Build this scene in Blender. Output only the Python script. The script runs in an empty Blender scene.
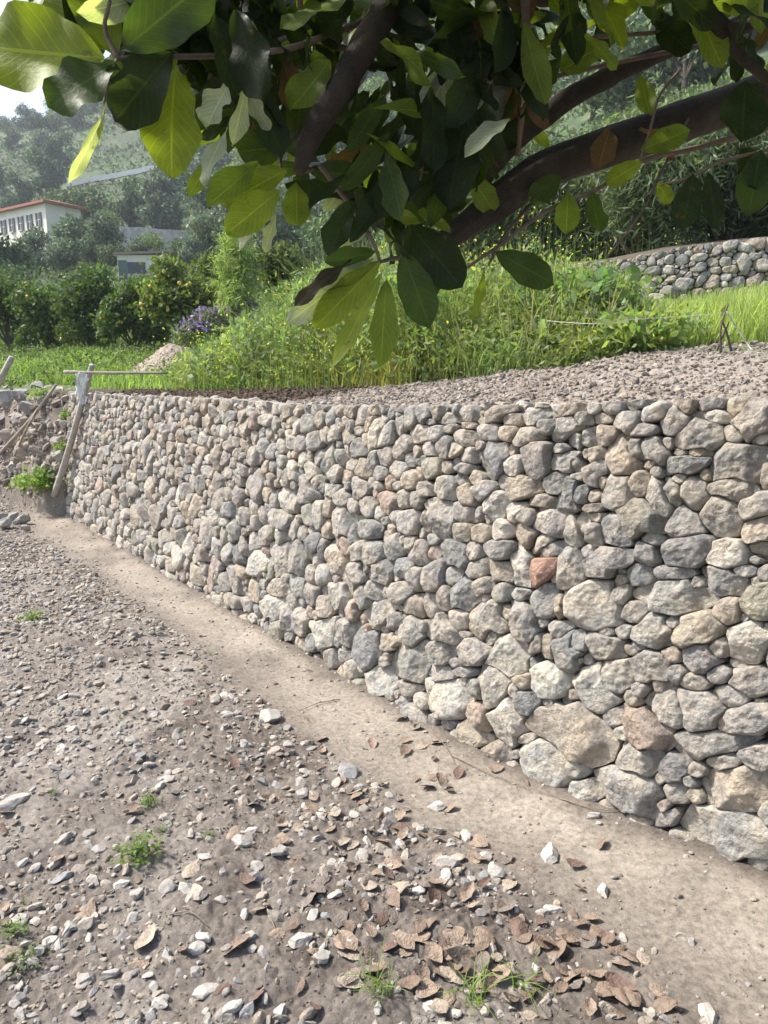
import bpy, math, random
import numpy as np
R_ = math.radians
rs = np.random.RandomState(7)
random.seed(7)
S = bpy.context.scene
C = S.collection

# ------------------------------------------------------------------ camera, world, sun, exposure
F = 745.0; EYE = 1.70; TP = (512 - 370) / F; PITCH = math.atan(TP)
cam = bpy.data.cameras.new('camera'); cam_o = bpy.data.objects.new('camera', cam); C.objects.link(cam_o)
cam_o.location = (0, 0, EYE); cam_o.rotation_euler = (math.pi / 2 - PITCH, 0, 0)
cam.sensor_fit = 'VERTICAL'; cam.sensor_height = 36; cam.lens = F / 1024 * 36
cam.clip_start = 0.05; cam.clip_end = 5000
S.camera = cam_o
SUN_EL, SUN_DIR = 50, (-0.93, 0.20)            # where the sun stands, seen from above
w = bpy.data.worlds.new('World'); S.world = w; w.use_nodes = True
nt = w.node_tree; bg = nt.nodes['Background']
sky = nt.nodes.new('ShaderNodeTexSky'); sky.sky_type = 'NISHITA'; sky.sun_disc = False
sky.sun_elevation = R_(SUN_EL); sky.sun_rotation = math.atan2(SUN_DIR[0], SUN_DIR[1])
sky.air_density = 1.0; sky.dust_density = 3.0; sky.ozone_density = 1.0
nt.links.new(sky.outputs[0], bg.inputs[0]); bg.inputs[1].default_value = 0.15
sl = bpy.data.lights.new('sun', 'SUN'); sl.energy = 4.4; sl.angle = R_(4.0); sl.color = (1, 0.945, 0.865)
so = bpy.data.objects.new('sun', sl); C.objects.link(so)
_d = np.array([SUN_DIR[0], SUN_DIR[1], 0.0]); _d /= np.linalg.norm(_d)
from mathutils import Vector, Matrix
so.rotation_euler = Vector((_d[0] * math.cos(R_(SUN_EL)), _d[1] * math.cos(R_(SUN_EL)), math.sin(R_(SUN_EL)))).to_track_quat('Z', 'Y').to_euler()
S.view_settings.view_transform = 'Standard'; S.view_settings.look = 'None'
S.view_settings.exposure = 0.98; S.view_settings.gamma = 1.0; S.view_settings.use_curve_mapping = False
S.cycles.max_bounces = 6; S.cycles.diffuse_bounces = 3; S.cycles.transmission_bounces = 4; S.cycles.volume_bounces = 0
S.cycles.transparent_max_bounces = 8

# ------------------------------------------------------------------ helpers
cp, sp = math.cos(PITCH), math.sin(PITCH)
def ray(u, v):
    u = np.asarray(u, float); v = np.asarray(v, float)
    a = (u - 384) / F; b = (512 - v) / F
    return np.stack([a + 0 * b, cp + b * sp + 0 * a, -sp + b * cp + 0 * a], -1)
def at(u, v, Y):
    r = ray(u, v); return np.array([0, 0, EYE]) + r * (np.asarray(Y) / r[..., 1])[..., None]
def proj(P):
    P = np.asarray(P, float) - np.array([0, 0, EYE])
    d = P[..., 1] * cp - P[..., 2] * sp; up = P[..., 1] * sp + P[..., 2] * cp
    return 384 + F * P[..., 0] / d, 512 - F * up / d
def h_(ix, iy, iz, seed):
    n = (ix.astype(np.int64) * 374761393 + iy.astype(np.int64) * 668265263 + iz.astype(np.int64) * 2147483647 + seed * 1274126177) & 0xffffffff
    n = ((n ^ (n >> 13)) * 1274126177) & 0xffffffff
    n = ((n ^ (n >> 15)) * 2246822519) & 0xffffffff
    return ((n ^ (n >> 16)) & 0xffffff) / float(0xffffff) * 2 - 1
def vn3(P, seed=0):
    P = np.asarray(P, float); i = np.floor(P); f = P - i; f = f * f * (3 - 2 * f); i = i.astype(np.int64)
    o = 0
    for dx in (0, 1):
        wx = f[..., 0] if dx else 1 - f[..., 0]
        for dy in (0, 1):
            wy = f[..., 1] if dy else 1 - f[..., 1]
            for dz in (0, 1):
                wz = f[..., 2] if dz else 1 - f[..., 2]
                o = o + wx * wy * wz * h_(i[..., 0] + dx, i[..., 1] + dy, i[..., 2] + dz, seed)
    return o
def fbm(P, octv=4, seed=0, gain=.5):
    o = 0; a = 1.0; P = np.asarray(P, float)
    for k in range(octv):
        o = o + a * vn3(P, seed + k * 17); P = P * 2.03 + 5.3; a *= gain
    return o
def n2(x, y, sc, octv=4, seed=0, gain=.5):
    return fbm(np.stack([np.asarray(x) * sc, np.asarray(y) * sc, 0 * np.asarray(x) + .5], -1), octv, seed, gain)
def sstep(a, b, x):
    t = np.clip((x - a) / (b - a), 0, 1); return t * t * (3 - 2 * t)

def mesh(V, Fs, col=None, smooth=True, name='m', extra=None):
    V = np.asarray(V, np.float32).reshape(-1, 3)
    if isinstance(Fs, np.ndarray): Fs = [Fs]
    Fs = [np.asarray(f, np.int32) for f in Fs if len(f)]
    me = bpy.data.meshes.new(name); me.vertices.add(len(V)); me.vertices.foreach_set('co', V.ravel())
    li = np.concatenate([f.ravel() for f in Fs]); tot = np.concatenate([np.full(len(f), f.shape[1], np.int32) for f in Fs])
    me.loops.add(len(li)); me.loops.foreach_set('vertex_index', li)
    me.polygons.add(len(tot)); st = np.zeros(len(tot), np.int32); st[1:] = np.cumsum(tot)[:-1]
    me.polygons.foreach_set('loop_start', st); me.polygons.foreach_set('loop_total', tot)
    me.polygons.foreach_set('use_smooth', np.full(len(tot), smooth))
    me.update(calc_edges=True)
    def attr(nm, c):
        c = np.asarray(c, np.float32)
        if c.ndim == 1: c = np.tile(c, (len(V), 1))
        if c.shape[1] == 3: c = np.concatenate([c, np.ones((len(c), 1), np.float32)], 1)
        a = me.color_attributes.new(nm, 'FLOAT_COLOR', 'POINT'); a.data.foreach_set('color', c.astype(np.float32).ravel())
    if col is not None: attr('Col', col)
    if extra is not None: attr('Aux', extra)
    return me
def obj(name, me, mat=None, parent=None, loc=None):
    o = bpy.data.objects.new(name, me); C.objects.link(o)
    if mat is not None and not me.materials: me.materials.append(mat)
    if parent is not None: o.parent = parent
    if loc is not None: o.location = loc
    return o
def empty(name, loc=(0, 0, 0)):
    o = bpy.data.objects.new(name, None); C.objects.link(o); o.location = tuple(float(c) for c in loc); return o
def tag(o, label=None, cat=None, group=None, kind=None):
    if label: o['label'] = label
    if cat: o['category'] = cat
    if group: o['group'] = group
    if kind: o['kind'] = kind
    return o
class Acc:
    def __init__(s): s.V = []; s.F3 = []; s.F4 = []; s.c = []; s.a = []; s.n = 0
    def add(s, V, Fs, col=None, aux=None):
        V = np.asarray(V, float).reshape(-1, 3)
        for f in (Fs if isinstance(Fs, (list, tuple)) else [Fs]):
            f = np.asarray(f)
            if len(f): (s.F3 if f.shape[1] == 3 else s.F4).append(f + s.n)
        s.V.append(V); s.n += len(V)
        def ex(c):
            c = np.asarray(c, float); return np.tile(c, (len(V), 1)) if c.ndim == 1 else c
        if col is not None: s.c.append(ex(col))
        if aux is not None: s.a.append(ex(aux))
    def mesh(s, smooth=True, name='m'):
        fs = []
        if s.F3: fs.append(np.concatenate(s.F3))
        if s.F4: fs.append(np.concatenate(s.F4))
        return mesh(np.concatenate(s.V), fs, np.concatenate(s.c) if s.c else None, smooth, name, np.concatenate(s.a) if s.a else None)
BOXF = np.array([[0, 3, 2, 1], [4, 5, 6, 7], [0, 1, 5, 4], [1, 2, 6, 5], [2, 3, 7, 6], [3, 0, 4, 7]])
def boxv(c, s, rz=0):
    c = np.array(c, float); s = np.array(s, float) / 2
    v = np.array([[-1, -1, -1], [1, -1, -1], [1, 1, -1], [-1, 1, -1], [-1, -1, 1], [1, -1, 1], [1, 1, 1], [-1, 1, 1]]) * s
    k, q = math.cos(rz), math.sin(rz)
    return v @ np.array([[k, q, 0], [-q, k, 0], [0, 0, 1]]) + c
def tube(pts, rad, n=8, jit=0.0, seed=0, cap=True):
    """tube along a smoothed path"""
    pts = np.asarray(pts, float); rad = np.broadcast_to(np.asarray(rad, float), (len(pts),))
    # catmull-rom
    if len(pts) > 2:
        m = 6; P = []; Rr = []
        E = np.vstack([2 * pts[0] - pts[1], pts, 2 * pts[-1] - pts[-2]])
        for i in range(len(pts) - 1):
            for k in range(m):
                t = k / m; a, b, c, d = E[i], E[i + 1], E[i + 2], E[i + 3]
                P.append(.5 * (2 * b + (c - a) * t + (2 * a - 5 * b + 4 * c - d) * t * t + (3 * b - a - 3 * c + d) * t ** 3)); Rr.append(rad[i] * (1 - t) + rad[i + 1] * t)
        P.append(pts[-1]); Rr.append(rad[-1]); pts = np.array(P); rad = np.array(Rr)
    T = np.gradient(pts, axis=0); T /= np.linalg.norm(T, axis=1)[:, None] + 1e-9
    up = np.array([0.31, 0.2, .93]); N = np.cross(T, up); N /= np.linalg.norm(N, axis=1)[:, None] + 1e-9; B = np.cross(T, N)
    a = np.arange(n) / n * 2 * math.pi
    ring = N[:, None] * np.cos(a)[None, :, None] + B[:, None] * np.sin(a)[None, :, None]
    rr = np.broadcast_to(rad[:, None], (len(pts), n))
    if jit: rr = rr * (1 + jit * vn3(np.stack([np.cos(a)[None] * 2 + 0 * rr, np.sin(a)[None] * 2 + 0 * rr, np.cumsum(np.r_[0, np.linalg.norm(np.diff(pts, axis=0), axis=1)])[:, None] / (rad.mean() * 2.5) + 0 * rr], -1), seed))
    V = (pts[:, None] + ring * rr[..., None]).reshape(-1, 3)
    i, j = np.meshgrid(np.arange(len(pts) - 1), np.arange(n), indexing='ij'); j2 = (j + 1) % n
    Fq = np.stack([i * n + j, i * n + j2, (i + 1) * n + j2, (i + 1) * n + j], -1).reshape(-1, 4)
    V = np.vstack([V, pts[0], pts[-1]]); q = np.arange(n); L = len(pts)
    Ft = np.vstack([np.stack([0 * q + L * n, (q + 1) % n, q], -1), np.stack([0 * q + L * n + 1, (L - 1) * n + q, (L - 1) * n + (q + 1) % n], -1)])
    return V, [Fq, Ft]
def grid_faces(a, b):
    i, j = np.meshgrid(np.arange(a - 1), np.arange(b - 1), indexing='ij')
    return np.stack([i * b + j, (i + 1) * b + j, (i + 1) * b + j + 1, i * b + j + 1], -1).reshape(-1, 4)
def ico(sub):
    t = (1 + 5 ** .5) / 2
    V = [[-1, t, 0], [1, t, 0], [-1, -t, 0], [1, -t, 0], [0, -1, t], [0, 1, t], [0, -1, -t], [0, 1, -t], [t, 0, -1], [t, 0, 1], [-t, 0, -1], [-t, 0, 1]]
    Fc = [[0, 11, 5], [0, 5, 1], [0, 1, 7], [0, 7, 10], [0, 10, 11], [1, 5, 9], [5, 11, 4], [11, 10, 2], [10, 7, 6], [7, 1, 8], [3, 9, 4], [3, 4, 2], [3, 2, 6], [3, 6, 8], [3, 8, 9], [4, 9, 5], [2, 4, 11], [6, 2, 10], [8, 6, 7], [9, 8, 1]]
    V = [np.array(v) / np.linalg.norm(v) for v in V]
    for _ in range(sub):
        mid = {}; nf = []
        def m(a, b):
            k = (min(a, b), max(a, b))
            if k not in mid: q = V[a] + V[b]; V.append(q / np.linalg.norm(q)); mid[k] = len(V) - 1
            return mid[k]
        for a, b, c in Fc:
            x, y, z = m(a, b), m(b, c), m(c, a); nf += [[a, x, z], [b, y, x], [c, z, y], [x, y, z]]
        Fc = nf
    return np.array(V), np.array(Fc)
def rock_proto(sub, seed, flat=.65, ncut=9):
    V, Fc = ico(sub); r = np.random.RandomState(seed)
    for k in range(ncut):
        n = r.normal(size=3); n /= np.linalg.norm(n); d = r.uniform(.52, .82)
        e = V @ n - d; V = V - np.where(e > 0, e, 0)[:, None] * n
    V = V * (1 + .07 * fbm(V * 2.2 + seed, 3, seed)[:, None])
    V = V * np.array([1, r.uniform(.62, .9), r.uniform(flat * .6, flat)]); V -= V.mean(0)
    return V, Fc
def rotm(n, r, tilt=.5):
    """n random rotations: yaw free, tilt limited"""
    a = r.uniform(0, 2 * np.pi, n); b = r.normal(0, tilt, n); c = r.normal(0, tilt, n)
    ca, sa, cb, sb, cc, sc = np.cos(a), np.sin(a), np.cos(b), np.sin(b), np.cos(c), np.sin(c); z = 0 * a; o = z + 1
    A = np.stack([ca, -sa, z, sa, ca, z, z, z, o], -1).reshape(-1, 3, 3)
    B = np.stack([o, z, z, z, cb, -sb, z, sb, cb], -1).reshape(-1, 3, 3)
    D = np.stack([cc, z, sc, z, o, z, -sc, z, cc], -1).reshape(-1, 3, 3)
    return A @ B @ D
def scatter(protos, pos, size, rot, col, r):
    acc = Acc(); pick = r.randint(0, len(protos), len(pos))
    for k, (V, Fc) in enumerate(protos):
        i = np.where(pick == k)[0]
        if not len(i): continue
        W = np.einsum('nij,vj->nvi', rot[i], V) * size[i][:, None, None] + pos[i][:, None]
        FF = (Fc[None] + (np.arange(len(i)) * len(V))[:, None, None]).reshape(-1, Fc.shape[1])
        acc.add(W.reshape(-1, 3), FF, np.repeat(col[i], len(V), 0))
    return acc

# ------------------------------------------------------------------ materials
def newmat(name):
    m = bpy.data.materials.new(name); m.use_nodes = True; t = m.node_tree
    return m, t, t.nodes['Principled BSDF']
def nn(t, kind, **kw):
    n = t.nodes.new(kind)
    for k, v in kw.items():
        if k in n.inputs: n.inputs[k].default_value = v
        else: setattr(n, k, v)
    return n
def ramp(t, fac, stops):
    n = t.nodes.new('ShaderNodeValToRGB'); e = n.color_ramp.elements
    while len(e) < len(stops): e.new(.5)
    for x, (p, c) in zip(e, stops): x.position = p; x.color = (*c, 1) if len(c) == 3 else c
    t.links.new(fac, n.inputs[0]); return n
def mixc(t, mode, fac, a, b):
    n = t.nodes.new('ShaderNodeMix'); n.data_type = 'RGBA'; n.blend_type = mode
    for idx, x in ((0, fac), (6, a), (7, b)):
        if isinstance(x, (int, float)): n.inputs[idx].default_value = x
        elif isinstance(x, tuple): n.inputs[idx].default_value = (*x, 1)
        else: t.links.new(x, n.inputs[idx])
    return n.outputs[2]
def bump(t, b, h, dist, strength=1.0):
    n = nn(t, 'ShaderNodeBump'); n.inputs['Distance'].default_value = dist; n.inputs['Strength'].default_value = strength
    t.links.new(h, n.inputs['Height']); t.links.new(n.outputs[0], b.inputs['Normal']); return n
def attrn(t, nm='Col'):
    n = t.nodes.new('ShaderNodeAttribute'); n.attribute_name = nm; return n
def tex(t, sc, det=6, rough=.6, coord=None, kind='ShaderNodeTexNoise'):
    n = t.nodes.new(kind); n.inputs['Scale'].default_value = sc
    if 'Detail' in n.inputs: n.inputs['Detail'].default_value = det
    if 'Roughness' in n.inputs: n.inputs['Roughness'].default_value = rough
    if coord is None:
        coord = t.nodes.new('ShaderNodeTexCoord').outputs['Object']
    t.links.new(coord, n.inputs['Vector']); return n
def stone_mat(name='stone', world_coord=True, sc=1.0, mottling=1.0):
    m, t, b = newmat(name)
    co = t.nodes.new('ShaderNodeNewGeometry').outputs['Position']
    base = attrn(t).outputs['Color']
    a = tex(t, 26 * sc, 8, .72, co); r1 = ramp(t, a.outputs[0], [(.34, (.62, .61, .60)), (.5, (1, 1, 1)), (.66, (1.28, 1.25, 1.2))])
    c = mixc(t, 'MULTIPLY', mottling, base, r1.outputs[0])
    d = tex(t, 7 * sc, 5, .6, co); r2 = ramp(t, d.outputs[0], [(.4, (.86, .88, .9)), (.6, (1.08, 1.03, .95))])
    c = mixc(t, 'MULTIPLY', 1.0, c, r2.outputs[0])
    l = tex(t, 60 * sc, 3, .5, co); r3 = ramp(t, l.outputs[0], [(.62, (0, 0, 0)), (.7, (1, 1, 1))])       # pale lichen and dust flecks
    c = mixc(t, 'MIX', nmul(t, r3.outputs[0], .35), c, (.52, .50, .46))
    s = tex(t, 12 * sc, 6, .65, co); r4 = ramp(t, s.outputs[0], [(.60, (0, 0, 0)), (.72, (1, 1, 1))])      # rusty / earthy stains
    c = mixc(t, 'MIX', nmul(t, r4.outputs[0], .35), c, (.30, .23, .16))
    t.links.new(c, b.inputs['Base Color']); b.inputs['Roughness'].default_value = .92; b.inputs['Specular IOR Level'].default_value = .25
    f = tex(t, 45 * sc, 10, .7, co); g = tex(t, 16 * sc, 4, .6, co)
    ad = t.nodes.new('ShaderNodeMath'); ad.operation = 'MULTIPLY_ADD'; t.links.new(g.outputs[0], ad.inputs[0]); ad.inputs[1].default_value = 1.4; t.links.new(f.outputs[0], ad.inputs[2])
    bump(t, b, ad.outputs[0], .016 / sc, 1.0)
    return m
def nmul(t, x, k):
    n = t.nodes.new('ShaderNodeMath'); n.operation = 'MULTIPLY'; t.links.new(x, n.inputs[0]); n.inputs[1].default_value = k; return n.outputs[0]
def leaf_mat(name, trans=.45, rough=.5, spec=.4, gain=(1.5, 1.6, .7)):
    m, t, b = newmat(name); base = attrn(t).outputs['Color']
    b.inputs['Roughness'].default_value = rough; b.inputs['Specular IOR Level'].default_value = spec
    t.links.new(base, b.inputs['Base Color'])
    tr = t.nodes.new('ShaderNodeBsdfTranslucent'); c = mixc(t, 'MULTIPLY', 1.0, base, gain); t.links.new(c, tr.inputs[0])
    mx = t.nodes.new('ShaderNodeMixShader'); mx.inputs[0].default_value = trans
    t.links.new(b.outputs[0], mx.inputs[1]); t.links.new(tr.outputs[0], mx.inputs[2]); t.links.new(mx.outputs[0], t.nodes['Material Output'].inputs['Surface'])
    return m
def flat_mat(name, col, rough=.8, nsc=None, amt=.25, bd=None, metal=0):
    m, t, b = newmat(name); b.inputs['Roughness'].default_value = rough; b.inputs['Metallic'].default_value = metal
    if nsc:
        a = tex(t, nsc, 6, .65); lo = tuple(c * (1 - amt) for c in col); hi = tuple(min(1, c * (1 + amt)) for c in col)
        r = ramp(t, a.outputs[0], [(.3, lo), (.7, hi)]); t.links.new(r.outputs[0], b.inputs['Base Color'])
        if bd: bump(t, b, a.outputs[0], bd)
    else: b.inputs['Base Color'].default_value = (*col, 1)
    return m
M = {}
M['stone'] = stone_mat('weathered stone')
M['pebble'] = stone_mat('loose stone', sc=1.6, mottling=.7)
M['leaf'] = leaf_mat('foliage', .35, .55, .3)
M['weed'] = leaf_mat('weed blades', .45, .55, .3, (1.5, 1.6, .7))
M['far'] = leaf_mat('far foliage', .15, .8, .1, (1.2, 1.3, .8))
def soil_mat(name, path=True):
    m, t, b = newmat(name); co = t.nodes.new('ShaderNodeNewGeometry').outputs['Position']
    base = attrn(t).outputs['Color']
    a = tex(t, 38, 8, .72, co); r1 = ramp(t, a.outputs[0], [(.33, (.55, .54, .53)), (.5, (1, 1, 1)), (.68, (1.45, 1.42, 1.38))])
    c = mixc(t, 'MULTIPLY', .85, base, r1.outputs[0])
    v = tex(t, 130, 2, .5, co, 'ShaderNodeTexVoronoi'); v.feature = 'F1'
    r2 = ramp(t, v.outputs['Distance'], [(.22, (1, 1, 1)), (.42, (0, 0, 0))])
    pick = tex(t, 90, 1, .5, co); r3 = ramp(t, pick.outputs[0], [(.5, (0, 0, 0)), (.56, (1, 1, 1))])
    mm = t.nodes.new('ShaderNodeMath'); mm.operation = 'MULTIPLY'; t.links.new(r2.outputs[0], mm.inputs[0]); t.links.new(r3.outputs[0], mm.inputs[1])
    c = mixc(t, 'MIX', nmul(t, mm.outputs[0], .55), c, (.42, .39, .35))
    t.links.new(c, b.inputs['Base Color']); b.inputs['Roughness'].default_value = .97; b.inputs['Specular IOR Level'].default_value = .15
    f = tex(t, 75, 10, .8, co); ad = t.nodes.new('ShaderNodeMath'); ad.operation = 'MULTIPLY_ADD'
    t.links.new(mm.outputs[0], ad.inputs[0]); ad.inputs[1].default_value = .35; t.links.new(f.outputs[0], ad.inputs[2])
    bump(t, b, ad.outputs[0], .012, .9)
    return m
M['soil'] = soil_mat('stony soil')

# ------------------------------------------------------------------ wall line and terrain
TR = [(68, 515, 395), (120, 545, 398), (200, 592, 401), (300, 648, 409), (420, 717, 411), (520, 768, 410), (650, 826, 406), (768, 872, 401)]
DEP = [9.9, 8.2, 6.45, 5.0, 3.92, 3.33, 2.85, 2.52]
WB = np.array([at(u, vb, d) for (u, vb, vt), d in zip(TR, DEP)])        # foot of the wall
WN = np.array([0.80, 0.60])                                            # away from the viewer, into the bank
BAT = .13
WT = []
for (u, vb, vt), d, p in zip(TR, DEP, WB):
    r = ray(u, vt); q = p[:2] + WN * BAT; WT.append([q[0], q[1], EYE + r[2] * q[1] / r[1]])
WT = np.array(WT)
ext = np.array([[1.95, 1.86], [2.65, 1.2], [3.5, 0.35]])
WB = np.vstack([WB, [[e[0], e[1], WB[-1, 2]] for e in ext]]); WT = np.vstack([WT, [[e[0] + WN[0] * BAT, e[1] + WN[1] * BAT, WT[-1, 2]] for e in ext]])
sl_ = np.r_[0, np.cumsum(np.linalg.norm(np.diff(WB[:, :2], axis=0), axis=1))]; SLEN = sl_[-1]
HN = 1.62
def wsurf(s, h, out=0.0):
    """point on the wall face; s along, h up (0..HN), out = towards the viewer"""
    s = np.asarray(s, float); f = (np.asarray(h, float) / HN)[..., None]
    B = np.stack([np.interp(s, sl_, WB[:, k]) for k in range(3)], -1); T = np.stack([np.interp(s, sl_, WT[:, k]) for k in range(3)], -1)
    n = np.array([-WN[0], -WN[1], .08]); n /= np.linalg.norm(n)
    return B * (1 - f) + T * f + n * np.asarray(out)[..., None]
# edge of the upper terrace all round
EDGE = np.vstack([[-120, 40], [-40, 19], [-15, 14.6], [-8.6, 13.4], [-6.1, 12.0], [-4.9, 10.8], WT[:, :2]])
EDGE_TOPZ = None
def edge_r(th):
    """distance along azimuth th to the terrace edge"""
    d = np.stack([np.sin(th), np.cos(th)], -1); best = np.full(th.shape, 200.0)
    for a, b in zip(EDGE[:-1], EDGE[1:]):
        e = b - a; den = d[..., 0] * e[1] - d[..., 1] * e[0]
        t = (a[0] * e[1] - a[1] * e[0]) / np.where(abs(den) < 1e-9, 1e-9, den); q = (a[0] * d[..., 1] - a[1] * d[..., 0]) / np.where(abs(den) < 1e-9, 1e-9, den)
        ok = (t > 0) & (q >= -.001) & (q <= 1.001); best = np.where(ok & (t < best), t, best)
    return best
CT = [(820, 343, 5), (768, 346, 5), (690, 352, 5), (620, 358, 5.2), (500, 374, 5.6), (400, 386, 6.2), (300, 389, 7.5), (200, 393, 8.7), (110, 392, 10.8), (30, 384, 13.5), (-60, 378, 16), (-250, 374, 17),
      (900, 285, 9.0), (768, 308, 9.0), (690, 312, 9.2), (620, 318, 9.4), (500, 352, 9.4), (350, 370, 11), (200, 372, 13), (60, 362, 16), (768, 268, 9.9), (620, 285, 10.2), (880, 240, 9.9),
      (500, 315, 14), (350, 345, 16), (200, 352, 19), (60, 350, 22), (-80, 350, 24), (-400, 360, 24),
      (700, 215, 14), (900, 180, 14), (500, 290, 22), (350, 325, 28), (200, 330, 34), (60, 322, 42), (-100, 322, 45), (-500, 340, 45),
      (120, 283, 60), (200, 280, 62), (30, 285, 62), (330, 262, 62), (500, 210, 45), (640, 140, 38), (768, 100, 36), (950, 40, 36), (-100, 290, 62), (-500, 320, 62),
      (40, 254, 96), (160, 248, 96), (-100, 262, 96), (330, 222, 90), (500, 130, 78), (640, 60, 70), (820, -20, 70), (-500, 300, 96),
      (40, 188, 165), (160, 178, 160), (-120, 215, 165), (330, 130, 140), (500, 30, 125), (700, -80, 115), (900, -180, 115), (-500, 280, 165),
      (-20, 140, 270), (50, 122, 270), (110, 100, 270), (200, 45, 260), (320, -60, 250), (500, -200, 240), (800, -420, 230), (-150, 190, 270), (-500, 260, 270)]
_P = np.array([at(u, v, d) for u, v, d in CT])
_x = []
for p in WT[::1]: _x.append(p + np.array([0, 0, -.03]))
for e, zz in zip(EDGE[:6], (3.2, 1.9, 1.55, 1.45, 1.40, 1.38)): _x.append([e[0], e[1], zz])
for a in np.linspace(-80, 80, 9): _x.append([520 * math.sin(R_(a)), 520 * math.cos(R_(a)), 30]); _x.append([900 * math.sin(R_(a)), 900 * math.cos(R_(a)), -10])
_P = np.vstack([_P, np.array(_x)])
def _tr(x, y):
    r = np.hypot(x, y); return np.stack([np.arctan2(x, y) * 2.2, np.log(r)], -1)
_Q = _tr(_P[:, 0], _P[:, 1]); _rad = np.hypot(_P[:, 0], _P[:, 1]); _val = (_P[:, 2] - EYE) / _rad
_K = np.linalg.norm(_Q[:, None] - _Q[None], axis=2); _A = np.zeros((len(_Q) + 1,) * 2); _A[:-1, :-1] = _K; _A[-1, :-1] = 1; _A[:-1, -1] = 1
_W = np.linalg.solve(_A, np.r_[_val, 0])
def tz(x, y):
    x = np.asarray(x, float); y = np.asarray(y, float); sh = x.shape; q = _tr(x.ravel(), y.ravel()); o = np.empty(len(q))
    for i in range(0, len(q), 40000):
        k = q[i:i + 40000]; o[i:i + 40000] = np.linalg.norm(k[:, None] - _Q[None], axis=2) @ _W[:-1] + _W[-1]
    return (o * np.hypot(x.ravel(), y.ravel()) + EYE).reshape(sh)
def wall_dist(x, y):
    """distance in front of the wall foot (positive towards the viewer), and s"""
    P = np.stack([np.asarray(x, float), np.asarray(y, float)], -1); best = np.full(P.shape[:-1], 1e9); sb = np.zeros(P.shape[:-1])
    L = WB[:, :2]
    for i in range(len(L) - 1):
        a, b = L[i], L[i + 1]; e = b - a; l2 = e @ e; t = np.clip(((P - a) @ e) / l2, 0, 1); q = a + t[..., None] * e
        d = np.linalg.norm(P - q, axis=-1); sd = sl_[i] + t * math.sqrt(l2); m = d < best; best = np.where(m, d, best); sb = np.where(m, sd, sb)
    sgn = np.where((P[..., 0] * WN[0] + P[..., 1] * WN[1]) < (np.interp(sb, sl_, L[:, 0]) * WN[0] + np.interp(sb, sl_, L[:, 1]) * WN[1]), 1, -1)
    return best * sgn, sb
_g = np.linalg.lstsq(np.c_[WB[:8, 1], np.ones(8)], WB[:8, 2], rcond=None)[0]
def gz0(x, y):
    d, s = wall_dist(x, y); base = _g[0] * np.clip(y, -3, 30) + _g[1]
    k = np.exp(-np.abs(d) / 1.2); zb = np.interp(s, sl_, WB[:, 2])
    # rise towards the rubble bank past the end of the wall
    th = np.arctan2(x, y); r = np.hypot(x, y); er = edge_r(th); bk = sstep(-24.0, -23.0, np.degrees(th) * -1 - 48.0)
    past = sstep(R_(22.7), R_(23.1), -th) * (y > 0)
    z = base * (1 - k) + zb * k
    lw = .35 + 1.3 * sstep(R_(22.9), R_(25.5), -th); lip = sstep(er - lw, er - .02, r) * past
    return z, lip, d, er
def gz(x, y, fine=True):
    z, lip, d, er = gz0(x, y); x = np.asarray(x, float); y = np.asarray(y, float)
    off = sstep(.55, 1.0, d)                                          # 0 on the path, 1 in the rubble
    z = z + .05 * n2(x, y, .55, 3, 3) * sstep(.1, .8, d) - .025 * np.exp(-((d - .42) / .25) ** 2)
    z = z + off * (.022 * n2(x, y, 4.5, 4, 11)) + .005 * n2(x, y, 7, 3, 12)
    if fine: z = z + (off * .010 + .0028) * (1.1 * np.abs(n2(x, y, 19, 2, 21, .5)) + .3 * n2(x, y, 70, 1, 22)) * sstep(12, 5, np.hypot(x, y))
    z = z * (1 - lip) + lip * (tz(x, y) - .05) + lip * (1 - lip) * 4 * .12 * n2(x, y, 1.7, 4, 31)
    return z
def tzf(x, y):
    d, s = wall_dist(x, y); z = tz(x, y); r = np.hypot(x, y)
    soft = sstep(.0, .35, -d) + (d > 0)
    near = np.exp(-r / 9)
    z = z + near * soft * (.035 * n2(x, y, 2.2, 4, 41) + .03 * np.abs(n2(x, y, 11, 4, 51, .6)))
    far = sstep(30, 90, r); z = z + far * 1.2 * n2(x, y, .05, 4, 61)
    return z
def hit(u, v, lo=3.0, hi=320.0, f=None):
    """where the sight line through a point of the view meets the upper terrain"""
    f = f or tz; Y = np.exp(np.linspace(math.log(lo), math.log(hi), 260)); P = at(np.full(260, float(u)), np.full(260, float(v)), Y); g = P[:, 2] - f(P[:, 0], P[:, 1])
    i = np.where((g[:-1] > 0) & (g[1:] <= 0))[0]
    if not len(i): return None
    i = i[0]; t = g[i] / (g[i] - g[i + 1]); return P[i] * (1 - t) + P[i + 1] * t
def ghit(u, v):
    """many sight lines onto the lower ground (approximately level)"""
    r = ray(u, v); t = (EYE - 0) / -r[..., 2]; P = r * t[..., None]
    for _ in range(5):
        z = gz(P[..., 0], P[..., 1], False); P = r * ((z - EYE) / r[..., 2])[..., None]
    P[..., 2] = gz(P[..., 0], P[..., 1]); return P

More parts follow.
